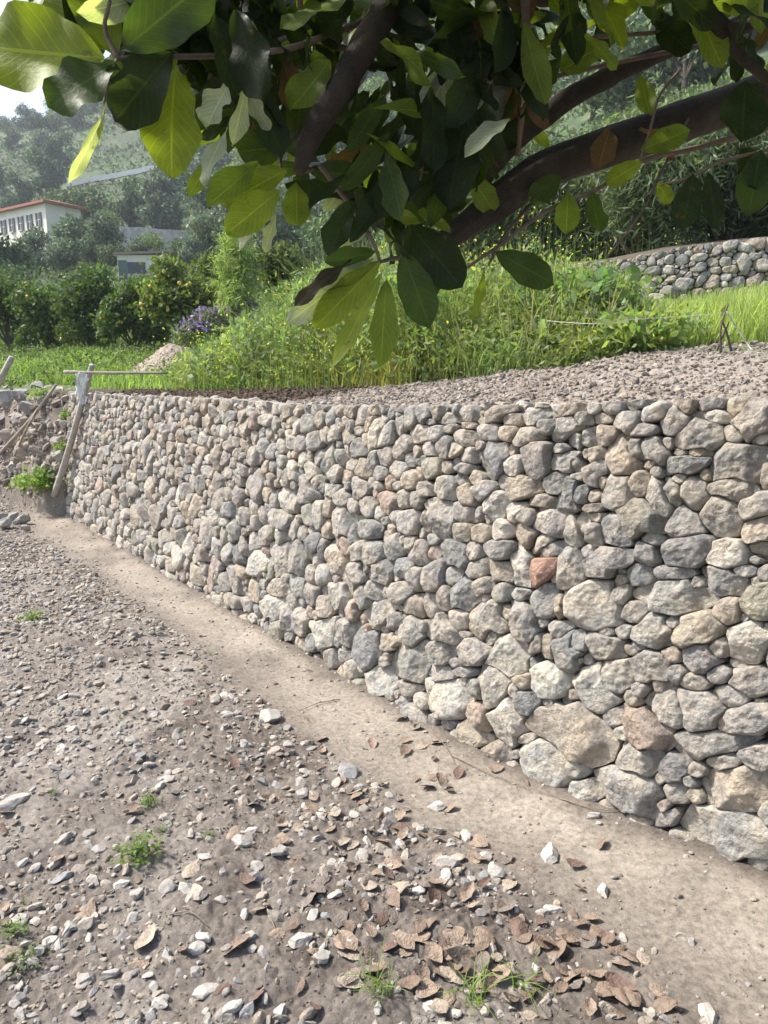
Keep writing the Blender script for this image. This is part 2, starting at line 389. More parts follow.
# ---- lower ground sheet
th = np.concatenate([np.linspace(R_(-178), R_(-40), 50), np.linspace(R_(-39), R_(-31), 30), np.linspace(R_(-30.5), R_(30.5), 720), np.linspace(R_(31), R_(60), 60), np.linspace(R_(63), R_(178), 40)])
Rm = np.minimum(edge_r(th) + .12, 60); Rm = np.where(np.abs(th) > R_(86), 60, Rm)
tt = np.linspace(0, 1, 860)
r0 = .5
rr = r0 * (Rm[:, None] / r0) ** (tt[None] ** .9)
X = rr * np.sin(th)[:, None]; Y = rr * np.cos(th)[:, None]; Z = gz(X, Y)
d, s = wall_dist(X, Y)
nA = n2(X, Y, 1.3, 4, 71); nB = n2(X, Y, 5, 4, 72); nC = n2(X, Y, .6, 3, 73)
pathm = sstep(1.02, .36, d / np.interp(s, [0, 6.5, 8.5, 9.6, 10.5], [.70, .72, .78, .98, 1.35]) + .20 * nA + .10 * nB) * sstep(-.02, .12, d)
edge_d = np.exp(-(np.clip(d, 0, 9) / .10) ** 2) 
soilc = np.array([.185, .162, .140]); dark = np.array([.100, .083, .070]); pale = np.array([.265, .238, .208]); pathc = np.array([.300, .264, .220])
pw = np.interp(s, [0, 6.5, 8.5, 9.6, 10.5], [.70, .72, .78, .98, 1.35])
k1 = sstep(-.15, .55, nA + .4 * nB)[..., None]; k2 = sstep(0, .7, nB - .2 * nA + .1)[..., None]
col = soilc * (1 - k1) + pale * k1; col = col * (1 - .75 * k2 * (1 - k1)) + dark * .75 * k2 * (1 - k1)
col = col * (1 - pathm[..., None]) + pathc * (1 + .22 * nB[..., None] - .30 * sstep(-.1, .5, nA)[..., None] - .22 * sstep(.1, .6, nC)[..., None]) * pathm[..., None]
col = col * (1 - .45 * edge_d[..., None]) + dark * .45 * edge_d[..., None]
z_, lip, _d0, _e = gz0(X, Y); g_ = (lip * (1 - lip) * 4)[..., None]
col = col * (1 - g_ * .6) + np.array([.235, .195, .155]) * g_ * .6; pm2 = sstep(R_(23.2), R_(24.5), -th)[:, None, None] * pathm[..., None] * .5; col = col * (1 - pm2) + np.array([.22, .185, .15]) * pm2
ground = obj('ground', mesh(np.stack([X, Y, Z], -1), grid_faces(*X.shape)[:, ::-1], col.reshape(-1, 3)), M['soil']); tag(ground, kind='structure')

# ---- upper terrace + hillside sheets
th = np.concatenate([np.linspace(R_(-84), R_(-33), 70), np.linspace(R_(-32), R_(32), 620), np.linspace(R_(33), R_(84), 90)])
e0 = edge_r(th) + .02
t1 = np.linspace(0, 1, 210)
RA = np.where(e0 < 28, 28.0, e0 + 12)
nearr = e0[:, None] + (RA - e0)[:, None] * (t1[None] ** 2.3)
def sheet(rr):
    X = rr * np.sin(th)[:, None]; Y = rr * np.cos(th)[:, None]; return X, Y, tzf(X, Y)
X, Y, Z = sheet(nearr); Z[:, 0] -= .04
d, s = wall_dist(X, Y); u_, v_ = proj(np.stack([X, Y, Z], -1))
nA = n2(X, Y, 1.1, 4, 81)[..., None]; nB = n2(X, Y, 6, 4, 82)[..., None]
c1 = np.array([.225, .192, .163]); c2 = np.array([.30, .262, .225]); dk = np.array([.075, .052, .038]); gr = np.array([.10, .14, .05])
col = c1 + (c2 - c1) * sstep(-.4, .5, nA + .5 * nB)
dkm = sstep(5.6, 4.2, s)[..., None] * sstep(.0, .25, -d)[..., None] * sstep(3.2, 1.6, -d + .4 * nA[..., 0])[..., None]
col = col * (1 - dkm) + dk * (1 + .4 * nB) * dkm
rc = np.hypot(X, Y)[..., None]; gm = sstep(1.9, 2.5, (-d)[..., None] + .25 * nA) * .85
gm = np.where(s[..., None] < 4.6, sstep(1.0, 1.6, (-d)[..., None] + .2 * nA) * .85, gm)
gm = np.where(np.degrees(th)[:, None, None] < -24.5, .8, gm)
col = col * (1 - gm) + gr * (1 + .3 * nB) * gm
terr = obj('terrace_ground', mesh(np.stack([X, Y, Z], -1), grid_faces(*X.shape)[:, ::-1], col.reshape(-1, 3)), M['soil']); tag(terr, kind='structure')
t2 = np.linspace(0, 1, 150); farr = RA[:, None] * (900 / RA[:, None]) ** t2[None]
X, Y, Z = sheet(farr); nA = n2(X, Y, .06, 4, 91)[..., None]; nB = n2(X, Y, .3, 3, 92)[..., None]
col = np.array([.05, .075, .035]) * (1 + .35 * nA) + np.array([.05, .05, .025]) * sstep(.2, .7, nB)
mh, th_, b_ = newmat('scrub hillside'); t_ = th_
cc = mixc(t_, 'MULTIPLY', 1.0, attrn(t_).outputs['Color'], ramp(t_, tex(t_, .9, 8, .75).outputs[0], [(.35, (.5, .55, .5)), (.65, (1.4, 1.4, 1.3))]).outputs[0]); t_.links.new(cc, b_.inputs['Base Color']); b_.inputs['Roughness'].default_value = 1
hill = obj('hillside', mesh(np.stack([X, Y, Z], -1), grid_faces(*X.shape)[:, ::-1], col.reshape(-1, 3)), mh); tag(hill, kind='structure')

# ------------------------------------------------------------------ dry stone wall
PAL = {'g': (.335, .318, .290), 'w': (.425, .405, .365), 't': (.365, .325, .272), 'b': (.25, .25, .245), 'o': (.30, .29, .25), 'r': (.34, .285, .245), 'R': (.31, .20, .155)}
# stones one can tell apart in the near part of the wall: (x, y, width, height, tilt, colour) in enlarged view panels
PANELS = [
 (568, 390, [(318,88,105,65,0,'w'),(400,125,120,90,30,'g'),(548,92,165,55,-3,'w'),(705,112,180,125,10,'g'),(488,168,190,115,5,'g'),(625,172,95,75,0,'g'),(640,270,235,150,12,'g'),(430,295,190,80,5,'b'),(210,125,120,80,25,'g'),(277,157,125,52,12,'g'),(125,165,70,80,15,'t'),(120,103,90,40,0,'t'),(35,115,80,75,20,'g'),(48,185,95,78,0,'g'),(178,250,105,160,10,'t'),(250,215,60,75,0,'g'),(320,228,95,72,-10,'g'),(370,208,42,42,0,'g'),(78,245,90,58,10,'t'),(15,272,50,90,0,'g'),(78,315,68,98,-15,'g'),(303,288,70,42,15,'t'),(405,243,65,28,0,'g'),(488,238,95,26,0,'t'),(25,400,85,115,0,'b'),(173,395,115,135,10,'g'),(325,415,92,165,20,'g'),(385,385,60,100,5,'g'),(262,355,78,72,20,'t'),(465,390,95,145,-15,'g'),(510,320,60,55,0,'t'),(625,390,190,80,-8,'g'),(565,485,148,145,-10,'g'),(715,445,160,100,8,'g'),(755,325,70,120,0,'t'),(260,490,145,150,40,'o'),(175,545,135,140,-30,'b'),(423,515,135,105,15,'g'),(315,575,95,85,20,'g'),(80,405,58,58,0,'t'),(118,355,40,58,0,'t'),(75,452,70,36,10,'t'),(85,550,62,95,15,'g'),(30,530,75,140,0,'g'),(725,560,120,125,0,'t'),(92,485,60,42,0,'t')]),
 (568, 540, [(75,250,212,195,0,'w'),(140,90,185,95,18,'g'),(260,137,108,82,0,'b'),(300,45,88,115,30,'g'),(430,45,220,100,8,'b'),(395,132,165,56,0,'g'),(615,55,138,110,0,'w'),(710,78,72,38,0,'g'),(730,30,125,115,-30,'t'),(590,165,190,105,-20,'g'),(485,163,62,43,0,'g'),(660,118,95,32,0,'g'),(715,158,38,42,0,'g'),(390,228,298,100,-3,'w'),(185,215,78,68,-10,'g'),(185,125,48,38,0,'g'),(185,160,48,36,0,'t'),(235,280,102,110,25,'g'),(310,355,160,150,0,'g'),(390,315,70,56,0,'g'),(490,350,208,126,8,'t'),(605,275,102,106,0,'t'),(715,245,106,145,-15,'o'),(685,395,160,165,-25,'w'),(120,410,142,96,-5,'g'),(205,365,78,56,20,'g'),(230,418,48,52,0,'t'),(130,355,62,22,0,'g'),(25,400,68,105,0,'g'),(45,460,52,46,0,'g'),(165,535,138,136,-30,'w'),(305,490,150,125,0,'g'),(410,520,76,56,0,'g'),(490,450,145,115,10,'g'),(565,420,85,85,0,'g'),(565,515,92,66,0,'g'),(640,485,82,46,-10,'g'),(685,550,178,105,8,'g'),(750,340,38,32,0,'w'),(670,298,48,36,0,'g'),(265,578,78,72,0,'g'),(750,135,58,86,0,'g')]),
 (568, 690, [(375,85,190,150,-20,'g'),(490,70,190,145,0,'g'),(690,115,205,125,5,'g'),(585,135,52,52,0,'t'),(725,42,62,32,0,'g'),(530,218,292,115,3,'g'),(290,155,175,155,-10,'r'),(245,270,172,112,-20,'g'),(395,300,128,120,0,'b'),(725,255,145,115,0,'g'),(620,385,308,185,-5,'t'),(215,395,212,205,-15,'g'),(395,405,122,95,0,'g'),(330,355,52,40,0,'g'),(630,565,420,190,-12,'w'),(365,495,78,85,0,'g')]),
 (384, 390, [(415,95,170,50,15,'t'),(465,105,80,55,10,'t'),(565,95,118,60,15,'w'),(690,85,112,50,10,'t'),(705,135,148,92,30,'g'),(735,190,128,78,10,'g'),(605,140,78,62,0,'g'),(310,132,82,28,0,'t'),(300,180,98,58,-5,'g'),(385,160,88,72,10,'g'),(460,163,68,56,0,'t'),(540,185,108,66,10,'g'),(240,145,48,32,0,'t'),(165,120,52,32,0,'b'),(230,108,82,36,0,'g'),(120,163,98,56,0,'g'),(195,165,56,62,0,'g'),(160,225,72,66,0,'g'),(225,220,52,86,0,'g'),(268,240,62,66,0,'t'),(310,245,72,52,10,'g'),(365,210,56,46,0,'t'),(405,270,96,145,-10,'b'),(470,235,38,50,0,'t'),(485,290,76,82,15,'w'),(580,255,112,155,15,'g'),(665,225,72,46,0,'g'),(685,275,140,86,10,'g'),(755,250,38,48,0,'t'),(165,305,82,92,0,'o'),(230,295,48,52,0,'t'),(290,305,78,48,0,'g'),(90,345,52,82,0,'t'),(40,310,62,72,10,'g'),(155,385,68,62,0,'g'),(225,375,86,92,10,'g'),(345,345,62,72,0,'t'),(300,400,72,86,0,'t'),(375,390,86,86,20,'g'),(440,350,48,52,0,'g'),(515,375,118,100,20,'t'),(640,360,112,92,0,'g'),(710,405,106,122,20,'b'),(590,428,112,48,-5,'t'),(725,330,66,22,0,'g'),(410,445,115,115,25,'w'),(490,465,98,70,10,'w'),(535,485,72,66,0,'g'),(615,510,128,92,0,'g'),(725,540,86,145,0,'g'),(295,475,86,62,0,'g'),(210,490,98,126,10,'g'),(85,510,92,96,0,'w'),(70,420,62,72,0,'o'),(120,420,42,72,0,'g'),(290,550,72,66,0,'t'),(360,550,82,76,0,'t'),(445,535,86,72,0,'w'),(525,560,78,62,0,'t'),(600,590,86,66,0,'g'),(155,440,58,33,0,'g'),(90,590,66,66,0,'g'),(30,490,48,56,0,'g'),(45,360,48,42,0,'g')]),
 (384, 540, [(180,45,58,72,0,'r'),(120,50,62,98,10,'g'),(265,60,98,102,0,'b'),(335,45,62,62,0,'g'),(440,35,142,72,-5,'b'),(345,110,82,68,20,'g'),(430,115,92,76,-5,'t'),(510,100,70,155,25,'w'),(600,115,102,82,15,'R'),(705,110,110,145,0,'g'),(620,30,118,66,0,'g'),(180,150,76,106,-20,'g'),(255,145,72,56,0,'g'),(55,205,86,92,0,'g'),(110,150,66,105,0,'g'),(95,260,72,86,10,'t'),(165,250,72,92,0,'g'),(225,235,56,82,0,'g'),(295,210,102,122,0,'b'),(370,185,76,82,0,'g'),(440,195,72,62,0,'g'),(515,205,78,42,0,'w'),(600,235,86,132,0,'b'),(660,255,38,86,0,'t'),(640,155,46,32,0,'g'),(410,295,110,122,0,'g'),(345,330,46,148,8,'t'),(460,280,48,56,0,'t'),(270,310,86,76,-20,'g'),(520,320,86,162,25,'g'),(590,325,58,32,0,'w'),(655,350,92,76,0,'w'),(220,350,136,130,-35,'g'),(95,355,78,120,0,'g'),(20,300,66,105,0,'g'),(200,435,115,125,-20,'g'),(325,440,126,82,10,'g'),(465,440,136,142,-30,'w'),(575,400,76,92,0,'g'),(690,435,130,185,30,'b'),(610,415,60,76,0,'t'),(85,475,148,160,-20,'g'),(305,508,92,46,0,'g'),(555,478,42,36,0,'b'),(515,545,86,72,15,'t'),(625,540,130,145,-30,'w'),(745,460,42,46,0,'g'),(30,390,56,56,0,'t'),(390,390,38,48,0,'g'),(75,570,98,56,-20,'g')]),
 (384, 680, [(235,88,180,178,-20,'w'),(407,30,125,185,0,'g'),(457,172,160,180,10,'w'),(530,95,82,112,0,'b'),(590,340,202,205,0,'w'),(730,345,86,66,-5,'g'),(745,440,138,96,20,'w'),(320,225,126,82,-15,'t'),(415,290,106,100,-30,'t'),(225,170,76,56,0,'g'),(60,90,52,56,0,'g'),(175,155,38,46,0,'g'),(715,205,380,180,-15,'t'),(790,40,165,215,30,'w')]),
 (200, 540, [(205,95,98,102,0,'w'),(305,75,68,136,0,'g'),(360,80,66,146,0,'g'),(290,185,106,76,0,'t'),(265,265,116,106,-10,'w'),(120,145,56,146,25,'g'),(200,200,56,106,15,'t'),(375,180,56,136,25,'b'),(420,215,56,106,20,'g'),(470,255,76,106,-10,'t'),(520,220,86,106,-15,'w'),(580,140,80,105,0,'g'),(655,50,76,105,0,'g'),(685,130,106,66,0,'g'),(685,290,146,105,10,'w'),(465,360,90,125,-20,'w'),(545,360,66,115,0,'g'),(380,310,56,105,0,'g'),(330,300,56,125,10,'g'),(625,415,96,145,0,'b'),(710,390,86,86,0,'t'),(420,400,70,76,0,'b'),(570,500,72,72,0,'w'),(670,550,126,110,0,'w'),(540,440,76,38,0,'g'),(690,470,42,46,0,'g')]),
]
# inverse map of the wall face
_gs, _gh = np.meshgrid(np.linspace(0, SLEN, 1300), np.linspace(-.15, HN + .12, 120), indexing='ij')
_gu, _gv = proj(wsurf(_gs, _gh, .03)); _gu = np.where(wsurf(_gs, _gh)[..., 1] < .6, 9999, _gu)
def wall_inv(u, v):
    i = np.argmin((_gu - u) ** 2 + (_gv - v) ** 2); return np.array([_gs.flat[i], _gh.flat[i]])
def traced():
    out = []
    for ox, oy, L in PANELS:
        for cx, cy, ww, hh, an, cc in L:
            u, v = ox + cx / 3.84, oy + cy / 3.84; a = R_(an); hw, hv = ww / 3.84 / 2, hh / 3.84 / 2
            c = wall_inv(u, v)
            p1 = wall_inv(u + hw * math.cos(a), v - hw * math.sin(a)); p0 = wall_inv(u - hw * math.cos(a), v + hw * math.sin(a))
            q1 = wall_inv(u + hv * math.sin(a), v + hv * math.cos(a)); q0 = wall_inv(u - hv * math.sin(a), v - hv * math.cos(a))
            A = np.stack([(p1 - p0) / 2, (q1 - q0) / 2], 1)
            if abs(np.linalg.det(A)) < 1e-4: continue
            out.append((c, A, cc))
    return out
def pack(L, H, seeds, sizes, r, res=.006, hbias=True):
    """fill a wall face with stones; returns seeds and the label raster"""
    nx, ny = int(L / res), int((H[1] - H[0]) / res); occ = np.zeros((nx, ny), bool); seeds = list(seeds)
    gx = (np.arange(nx) + .5) * res; gy = (np.arange(ny) + .5) * res + H[0]
    def local(c, A, k):
        e = np.abs(A).sum(1) * k + res; i0, i1 = max(0, int((c[0] - e[0]) / res)), min(nx, int((c[0] + e[0]) / res) + 1)
        j0, j1 = max(0, int((c[1] - H[0] - e[1]) / res)), min(ny, int((c[1] - H[0] + e[1]) / res) + 1)
        if i1 <= i0 or j1 <= j0: return None
        Xl, Yl = np.meshgrid(gx[i0:i1] - c[0], gy[j0:j1] - c[1], indexing='ij'); Ai = np.linalg.inv(A)
        a = Ai[0, 0] * Xl + Ai[0, 1] * Yl; b = Ai[1, 0] * Xl + Ai[1, 1] * Yl
        q = np.random.RandomState(int(abs(c[0]) * 1e4 + abs(c[1]) * 7e5) % 2 ** 31); K = q.randint(4, 8)     # an irregular convex outline
        an = (np.arange(K) + q.uniform(-.3, .3, K) + q.uniform()) / K * 2 * np.pi; dd = q.uniform(.74, .98, K); g = 0
        for t_a, t_d in zip(an, dd): g = np.maximum(g, (a * math.cos(t_a) + b * math.sin(t_a)) / t_d)
        g = np.maximum(g, .66 * np.sqrt(a * a + b * b) )
        return (slice(i0, i1), slice(j0, j1)), g
    for c, A, cc in seeds:
        q = local(c, A, 1.2)
        if q: occ[q[0]] |= q[1] < 1
    for rad, tries, ovl in sizes:
        for _ in range(tries):
            c = np.array([r.uniform(0, L), H[0] + (H[1] - H[0]) * r.uniform() ** (1.25 if hbias else 1)])
            if hbias and rad > .07 and r.uniform() < sstep(.35, 1.3, c[1]): continue
            i, j = int(c[0] / res), int((c[1] - H[0]) / res)
            if occ[min(i, nx - 1), min(j, ny - 1)]: continue
            a = rad * r.uniform(.95, 1.55); b = rad * r.uniform(.62, .95); an = r.normal(0, .35) + (1.5 if r.uniform() < .16 else 0)
            A = np.array([[a * math.cos(an), -b * math.sin(an)], [a * math.sin(an), b * math.cos(an)]])
            q = local(c, A, 1.2)
            if q is None: continue
            m = q[1] < 1
            if occ[q[0]][m].mean() > ovl: continue
            occ[q[0]] |= m; seeds.append((c, A, r.choice(list('ggggggggggwwwttttorb'))))
    lab = np.full((nx, ny), -1, np.int32); best = np.full((nx, ny), 9.0)
    for k, (c, A, cc) in enumerate(seeds):
        q = local(c, A, 2.1)
        if q is None: continue
        m = q[1] < best[q[0]]; best[q[0]] = np.where(m, q[1], best[q[0]]); lab[q[0]] = np.where(m, k, lab[q[0]])
    lab[best > 2.05] = -1
    return seeds, lab
def stone_mesh(k, c, A, lab, res, H0, surf, r, na, nr, gap, depth=.10, prot=1.0):
    nx, ny = lab.shape; th = np.arange(na) / na * 2 * np.pi
    D = np.stack([np.cos(th), np.sin(th)], -1); mx = np.abs(A).sum(1).max() * 2
    ts = np.arange(res * .5, mx, res * .5); P = c + D[:, None] * ts[None, :, None]
    ii = np.floor(P[..., 0] / res).astype(int); jj = np.floor((P[..., 1] - H0) / res).astype(int)
    ins = (ii >= 0) & (ii < nx) & (jj >= 0) & (jj < ny); v = np.where(ins, lab[np.clip(ii, 0, nx - 1), np.clip(jj, 0, ny - 1)], -2)
    out = v != k; f = np.where(out.any(1), out.argmax(1), len(ts) - 1); R = ts[f]
    if R.mean() < .012: return None
    ell = 1.18 / np.linalg.norm(np.linalg.inv(A) @ D.T, axis=0); R = np.minimum(R, ell * 1.6)
    for _ in range(1): R = .2 * np.roll(R, 1) + .6 * R + .2 * np.roll(R, -1)
    R = np.maximum(R - gap * r.uniform(.6, 1.6), .006); size = np.sqrt(abs(np.linalg.det(A)))
    O = D * R[:, None]; m = R.mean()
    keep = [0]; i0 = int(np.argmax(R)); O = np.roll(O, -i0, 0)
    far_ = int(np.argmax(np.linalg.norm(O - O[0], axis=1))); ks_ = {0, far_}; st = [(0, far_), (far_, na)]
    while st:
        a_, b_ = st.pop(); p_, q_ = O[a_], O[b_ % na]; e_ = q_ - p_; L_ = np.linalg.norm(e_) + 1e-9
        if b_ - a_ < 2: continue
        seg = O[a_ + 1:b_]; dist = np.abs(e_[0] * (seg[:, 1] - p_[1]) - e_[1] * (seg[:, 0] - p_[0])) / L_; j_ = int(dist.argmax())
        if dist[j_] > .085 * m: c_ = a_ + 1 + j_; ks_.add(c_); st += [(a_, c_), (c_, b_)]
    kk = sorted(ks_) + [na]; Oc = np.vstack([O, O[:1]]); idx = np.arange(na); O2 = np.stack([np.interp(idx, kk, Oc[kk, d_]) for d_ in (0, 1)], -1)
    O = .8 * O2 + .1 * np.roll(O2, 1, 0) + .1 * np.roll(O2, -1, 0)
    rho = np.r_[1.0, 1.0, 1 - (np.linspace(0, 1, nr) ** 1.4) * .999][::1]; rho[0] = .93
    rho = np.r_[.9, np.clip(1 - np.linspace(0, 1, nr) ** 1.35, .001, 1)]
    Dm = prot * min(.5 * m, .046) * r.uniform(.7, 1.25)
    off = r.normal(0, .009); ex = r.uniform(7.0, 22.0)
    xy = O[None] * rho[:, None, None]
    z = Dm * (1 - np.clip(rho, 0, 1) ** ex); z = np.repeat(z[:, None], na, 1); z[0] = -depth; z[1] = -.010 - .1 * Dm
    X = xy[..., 0]; Yc = xy[..., 1]
    # broken faces
    for _ in range(r.randint(6, 12)):
        a = r.uniform(0, 2 * np.pi); st = r.uniform() < .55; g = r.uniform(.7, 2.0) if st else r.uniform(.15, .5); dd = r.uniform(.55, .92) if st else r.uniform(0, .7)
        pl = Dm * 1.0 - g * ((X * math.cos(a) + Yc * math.sin(a)) - dd * m) ; z[1:] = np.minimum(z[1:], np.maximum(pl[1:], -.012 - .12 * Dm))
    pl = Dm * .9 + r.normal(0, .2) * X + r.normal(0, .2) * Yc; z[1:] = np.minimum(z[1:], pl[1:])
    q = np.stack([X, Yc, z], -1)
    nz = fbm(q / max(m, .02) * 1.3 + r.uniform(0, 90), 4, k % 50, .55) * m * .065 + .0035 * fbm(q * 55 + 7, 3, 5)
    z[1:] += nz[1:]
    jr = 1 + .022 * fbm(q / max(m, .02) * 2.1 + 40, 2, 9); X = X * jr; Yc = Yc * jr
    Wp = surf(c[0] + X, c[1] + Yc, z + off)
    V = Wp.reshape(-1, 3); L = len(rho); i, j = np.meshgrid(np.arange(L - 1), np.arange(na), indexing='ij'); j2 = (j + 1) % na
    Fq = np.stack([i * na + j, i * na + j2, (i + 1) * na + j2, (i + 1) * na + j], -1).reshape(-1, 4)
    ctr = V[(L - 1) * na:].mean(0); V = np.vstack([V, ctr]); qn = np.arange(na)
    Ft = np.stack([(L - 1) * na + qn, (L - 1) * na + (qn + 1) % na, 0 * qn + L * na], -1)
    return V, [Fq, Ft]
r = np.random.RandomState(3)
seeds = traced(); NT = len(seeds)
H0 = -.14
seeds, lab = pack(SLEN - .6, (H0, HN + .03), seeds, [(.13, 260, .05), (.10, 1400, .08), (.078, 5200, .1), (.06, 9000, .12), (.042, 14000, .14), (.028, 6000, .16)], r)
wall = empty('dry_stone_wall', (*wsurf(6.0, 0.0),)); tag(wall, 'long curved dry stone retaining wall of grey and tan stones beside the dirt path', 'stone wall')
wl = np.array(wall.location)
items = []
for k, (c, A, cc) in enumerate(seeds):
    P = wsurf(c[0], c[1]); u, v = proj(P) if P[1] > .5 else (2000, 0)
    scale = F / max(P[1], .8); px = np.sqrt(abs(np.linalg.det(A))) * scale
    inview = -20 < u < 790
    items.append((px if inview else px * .001, k, inview))
items.sort(reverse=True)
rank = {k: i for i, (p, k, _) in enumerate(items)}
small = Acc(); nst = 0
for p, k, inv in items:
    c, A, cc = seeds[k]; big = inv and nst < 100
    na, nr = (64, 20) if p > 15 else (32, 9) if p > 7 and inv else (20, 6)
    dist = max(wsurf(c[0], c[1])[1], 1)
    q = stone_mesh(k, c, A, lab, .006, H0, wsurf, r, na, nr, .0016, prot=1.0)
    if q is None: continue
    bc = np.array(PAL[cc]) * r.uniform(.88, 1.10) * (1 + r.normal(0, .007, 3))
    V, Fs = q
    if big:
        nst += 1; ctr = V.mean(0)
        a = Acc(); a.add(V - ctr, Fs, bc); o = obj('stone', a.mesh(), M['stone'], wall, tuple(ctr - wl))
        if cc == 'R': o['label'] = 'reddish brown stone'
        elif cc == 'b': o['label'] = 'dark blue-grey stone'
        elif cc == 't': o['label'] = 'tan stone'
    else: small.add(V - wl, Fs, bc)
# coping and small packing stones along the top
PR2 = [rock_proto(2, 100 + i, .6) for i in range(10)]; PR3 = [rock_proto(3, 200 + i, .62) for i in range(6)]; PR1 = [rock_proto(1, 300 + i, .55, 7) for i in range(12)]
n = 620; s_ = r.uniform(0, SLEN - .5, n); dep = r.uniform(.02, .24, n); pos = wsurf(s_, np.full(n, HN), -dep); 
pos[:, 2] = np.interp(s_, sl_, WT[:, 2]) - .03 + .012 * r.normal(size=n) + .02; sz = r.uniform(.028, .075, n)
cc_ = np.array([PAL[x] for x in r.choice(list('ggggwwtt'), n)]) * r.uniform(.85, 1.15, (n, 1))
a = scatter(PR2, pos, sz, rotm(n, r, .3), cc_, r)
small.add(np.concatenate(a.V) - wl, np.concatenate(a.F3), np.concatenate(a.c))
tag(obj('small_stones', small.mesh(), M['stone'], wall), kind='stuff')
# dark earth and hearting behind the face
ss, hh = np.meshgrid(np.linspace(0, SLEN - .05, 420), np.linspace(-.2, HN - .015, 60), indexing='ij')
V = wsurf(ss, hh, -.044 + .012 * n2(ss, hh, 9, 3, 8)); V[:, 0, 2] -= .1
V2 = V[:, -1:, :] + np.array([WN[0] * .22, WN[1] * .22, .0]); V = np.concatenate([V, V2], 1)
core = obj('earth_core', mesh(V.reshape(-1, 3) - wl, grid_faces(*V.shape[:2]), np.array([.095, .078, .062])), M['soil'], wall)

# ------------------------------------------------------------------ loose stones, gravel, fallen leaves on the lower ground
def dens(u, v):
    """how much rubble lies where, by place on the ground"""
    P = ghit(u, v); d, s = wall_dist(P[:, 0], P[:, 1]); nA = n2(P[:, 0], P[:, 1], 1.3, 4, 71); nb = n2(P[:, 0], P[:, 1], .9, 3, 99)
    k = sstep(.62, 1.0, d + .16 * nA) * (.45 + .55 * sstep(-.3, .4, nb)) + .03
    return P, d, s, k
r = np.random.RandomState(11)
N = 140000; x = r.uniform(-9, 3.5, N); y = .3 + 13.8 * r.uniform(size=N) ** 1.7
d, s = wall_dist(x, y); uu, vv = proj(np.stack([x, y, 0 * x - .2], -1)); er = edge_r(np.arctan2(x, y)); rr_ = np.hypot(x, y)
nA = n2(x, y, 1.3, 4, 71); nb = n2(x, y, .9, 3, 99)
k = sstep(.50, .95, d / np.interp(s, [0, 6.5, 8.5, 9.6, 10.5], [.70, .72, .78, .98, 1.35]) + .20 * nA) * (.30 + .70 * sstep(-.35, .35, nb)); k = np.maximum(k, .14 * (d > .0)); k = k + .5 * np.exp(-(d / .07) ** 2) * (d > .02)
k = k * (1 + 1.2 * np.exp(-((d - 1.6) / .55) ** 2) * sstep(2.5, 3.5, y))
ok = (d > .03) & (rr_ < er - .15) & (uu > -120) & (uu < 880) & (r.uniform(size=N) < k * .95)
x, y, d = x[ok], y[ok], d[ok]; n = len(x)
sz = np.exp(r.normal(math.log(.0122), .55, n)) * np.clip(.75 + .10 * y, .8, 1.6); sz = np.clip(sz, .004, .036)
sz *= np.where(d < .6, .55, 1)
pos = np.stack([x, y, gz(x, y) + sz * .12], -1)
LP = {'pale grey': (.355, .33, .295), 'mid grey': (.28, .264, .242), 'tan': (.33, .285, .235), 'off-white': (.385, .362, .325), 'bluish grey': (.25, .25, .245)}
nm = np.array(list(LP)); pk = r.choice(len(nm), n, p=[.44, .16, .2, .15, .05]); cl = np.array([LP[q] for q in nm])[pk] * r.uniform(.8, 1.15, (n, 1))
rot = rotm(n, r, .45)
u_, v_ = proj(pos); px = sz * F / pos[:, 1]; vis = (u_ > 8) & (u_ < 760) & (v_ > 470) & (v_ < 1016)
order = np.argsort(-np.where(vis, px, 0)); indiv = set(order[:285].tolist())
rest = np.array([i for i in range(n) if i not in indiv])
bigm = px[rest] > 3.2
a = scatter(PR2, pos[rest][bigm], sz[rest][bigm], rot[rest][bigm], cl[rest][bigm], r); b_ = scatter(PR1, pos[rest][~bigm], sz[rest][~bigm], rot[rest][~bigm], cl[rest][~bigm], r)
a.add(np.concatenate(b_.V), np.concatenate(b_.F3), np.concatenate(b_.c))
NC = 80000; cx = r.uniform(-6, 3.0, NC); cy = 1.1 + 9 * r.uniform(size=NC) ** 2.1; cd, _ = wall_dist(cx, cy); cu, cv = proj(np.stack([cx, cy, 0 * cx - .2], -1)); nq = n2(cx, cy, 3.3, 3, 77)
ok = (cd > .04) & (cu > -60) & (cu < 830) & (np.hypot(cx, cy) < edge_r(np.arctan2(cx, cy)) - .15) & (r.uniform(size=NC) < (.12 + .88 * sstep(.5, .9, cd)) * (.35 + .65 * sstep(-.2, .5, nq)))
cx, cy = cx[ok], cy[ok]; cs = np.exp(r.normal(math.log(.0048), .5, len(cx))) * np.clip(.7 + .12 * cy, .8, 1.5); cpos = np.stack([cx, cy, gz(cx, cy) + cs * .1], -1)
cc2 = np.array([.20, .17, .145]) * r.uniform(.6, 1.5, (len(cx), 1)); cl_ = scatter(PR1, cpos, cs, rotm(len(cx), r, .8), cc2, r)
a.add(np.concatenate(cl_.V), np.concatenate(cl_.F3), np.concatenate(cl_.c))
tag(obj('gravel', a.mesh(smooth=False), M['pebble']), kind='stuff', label='loose grey gravel and stone chips covering the ground left of the dirt path')
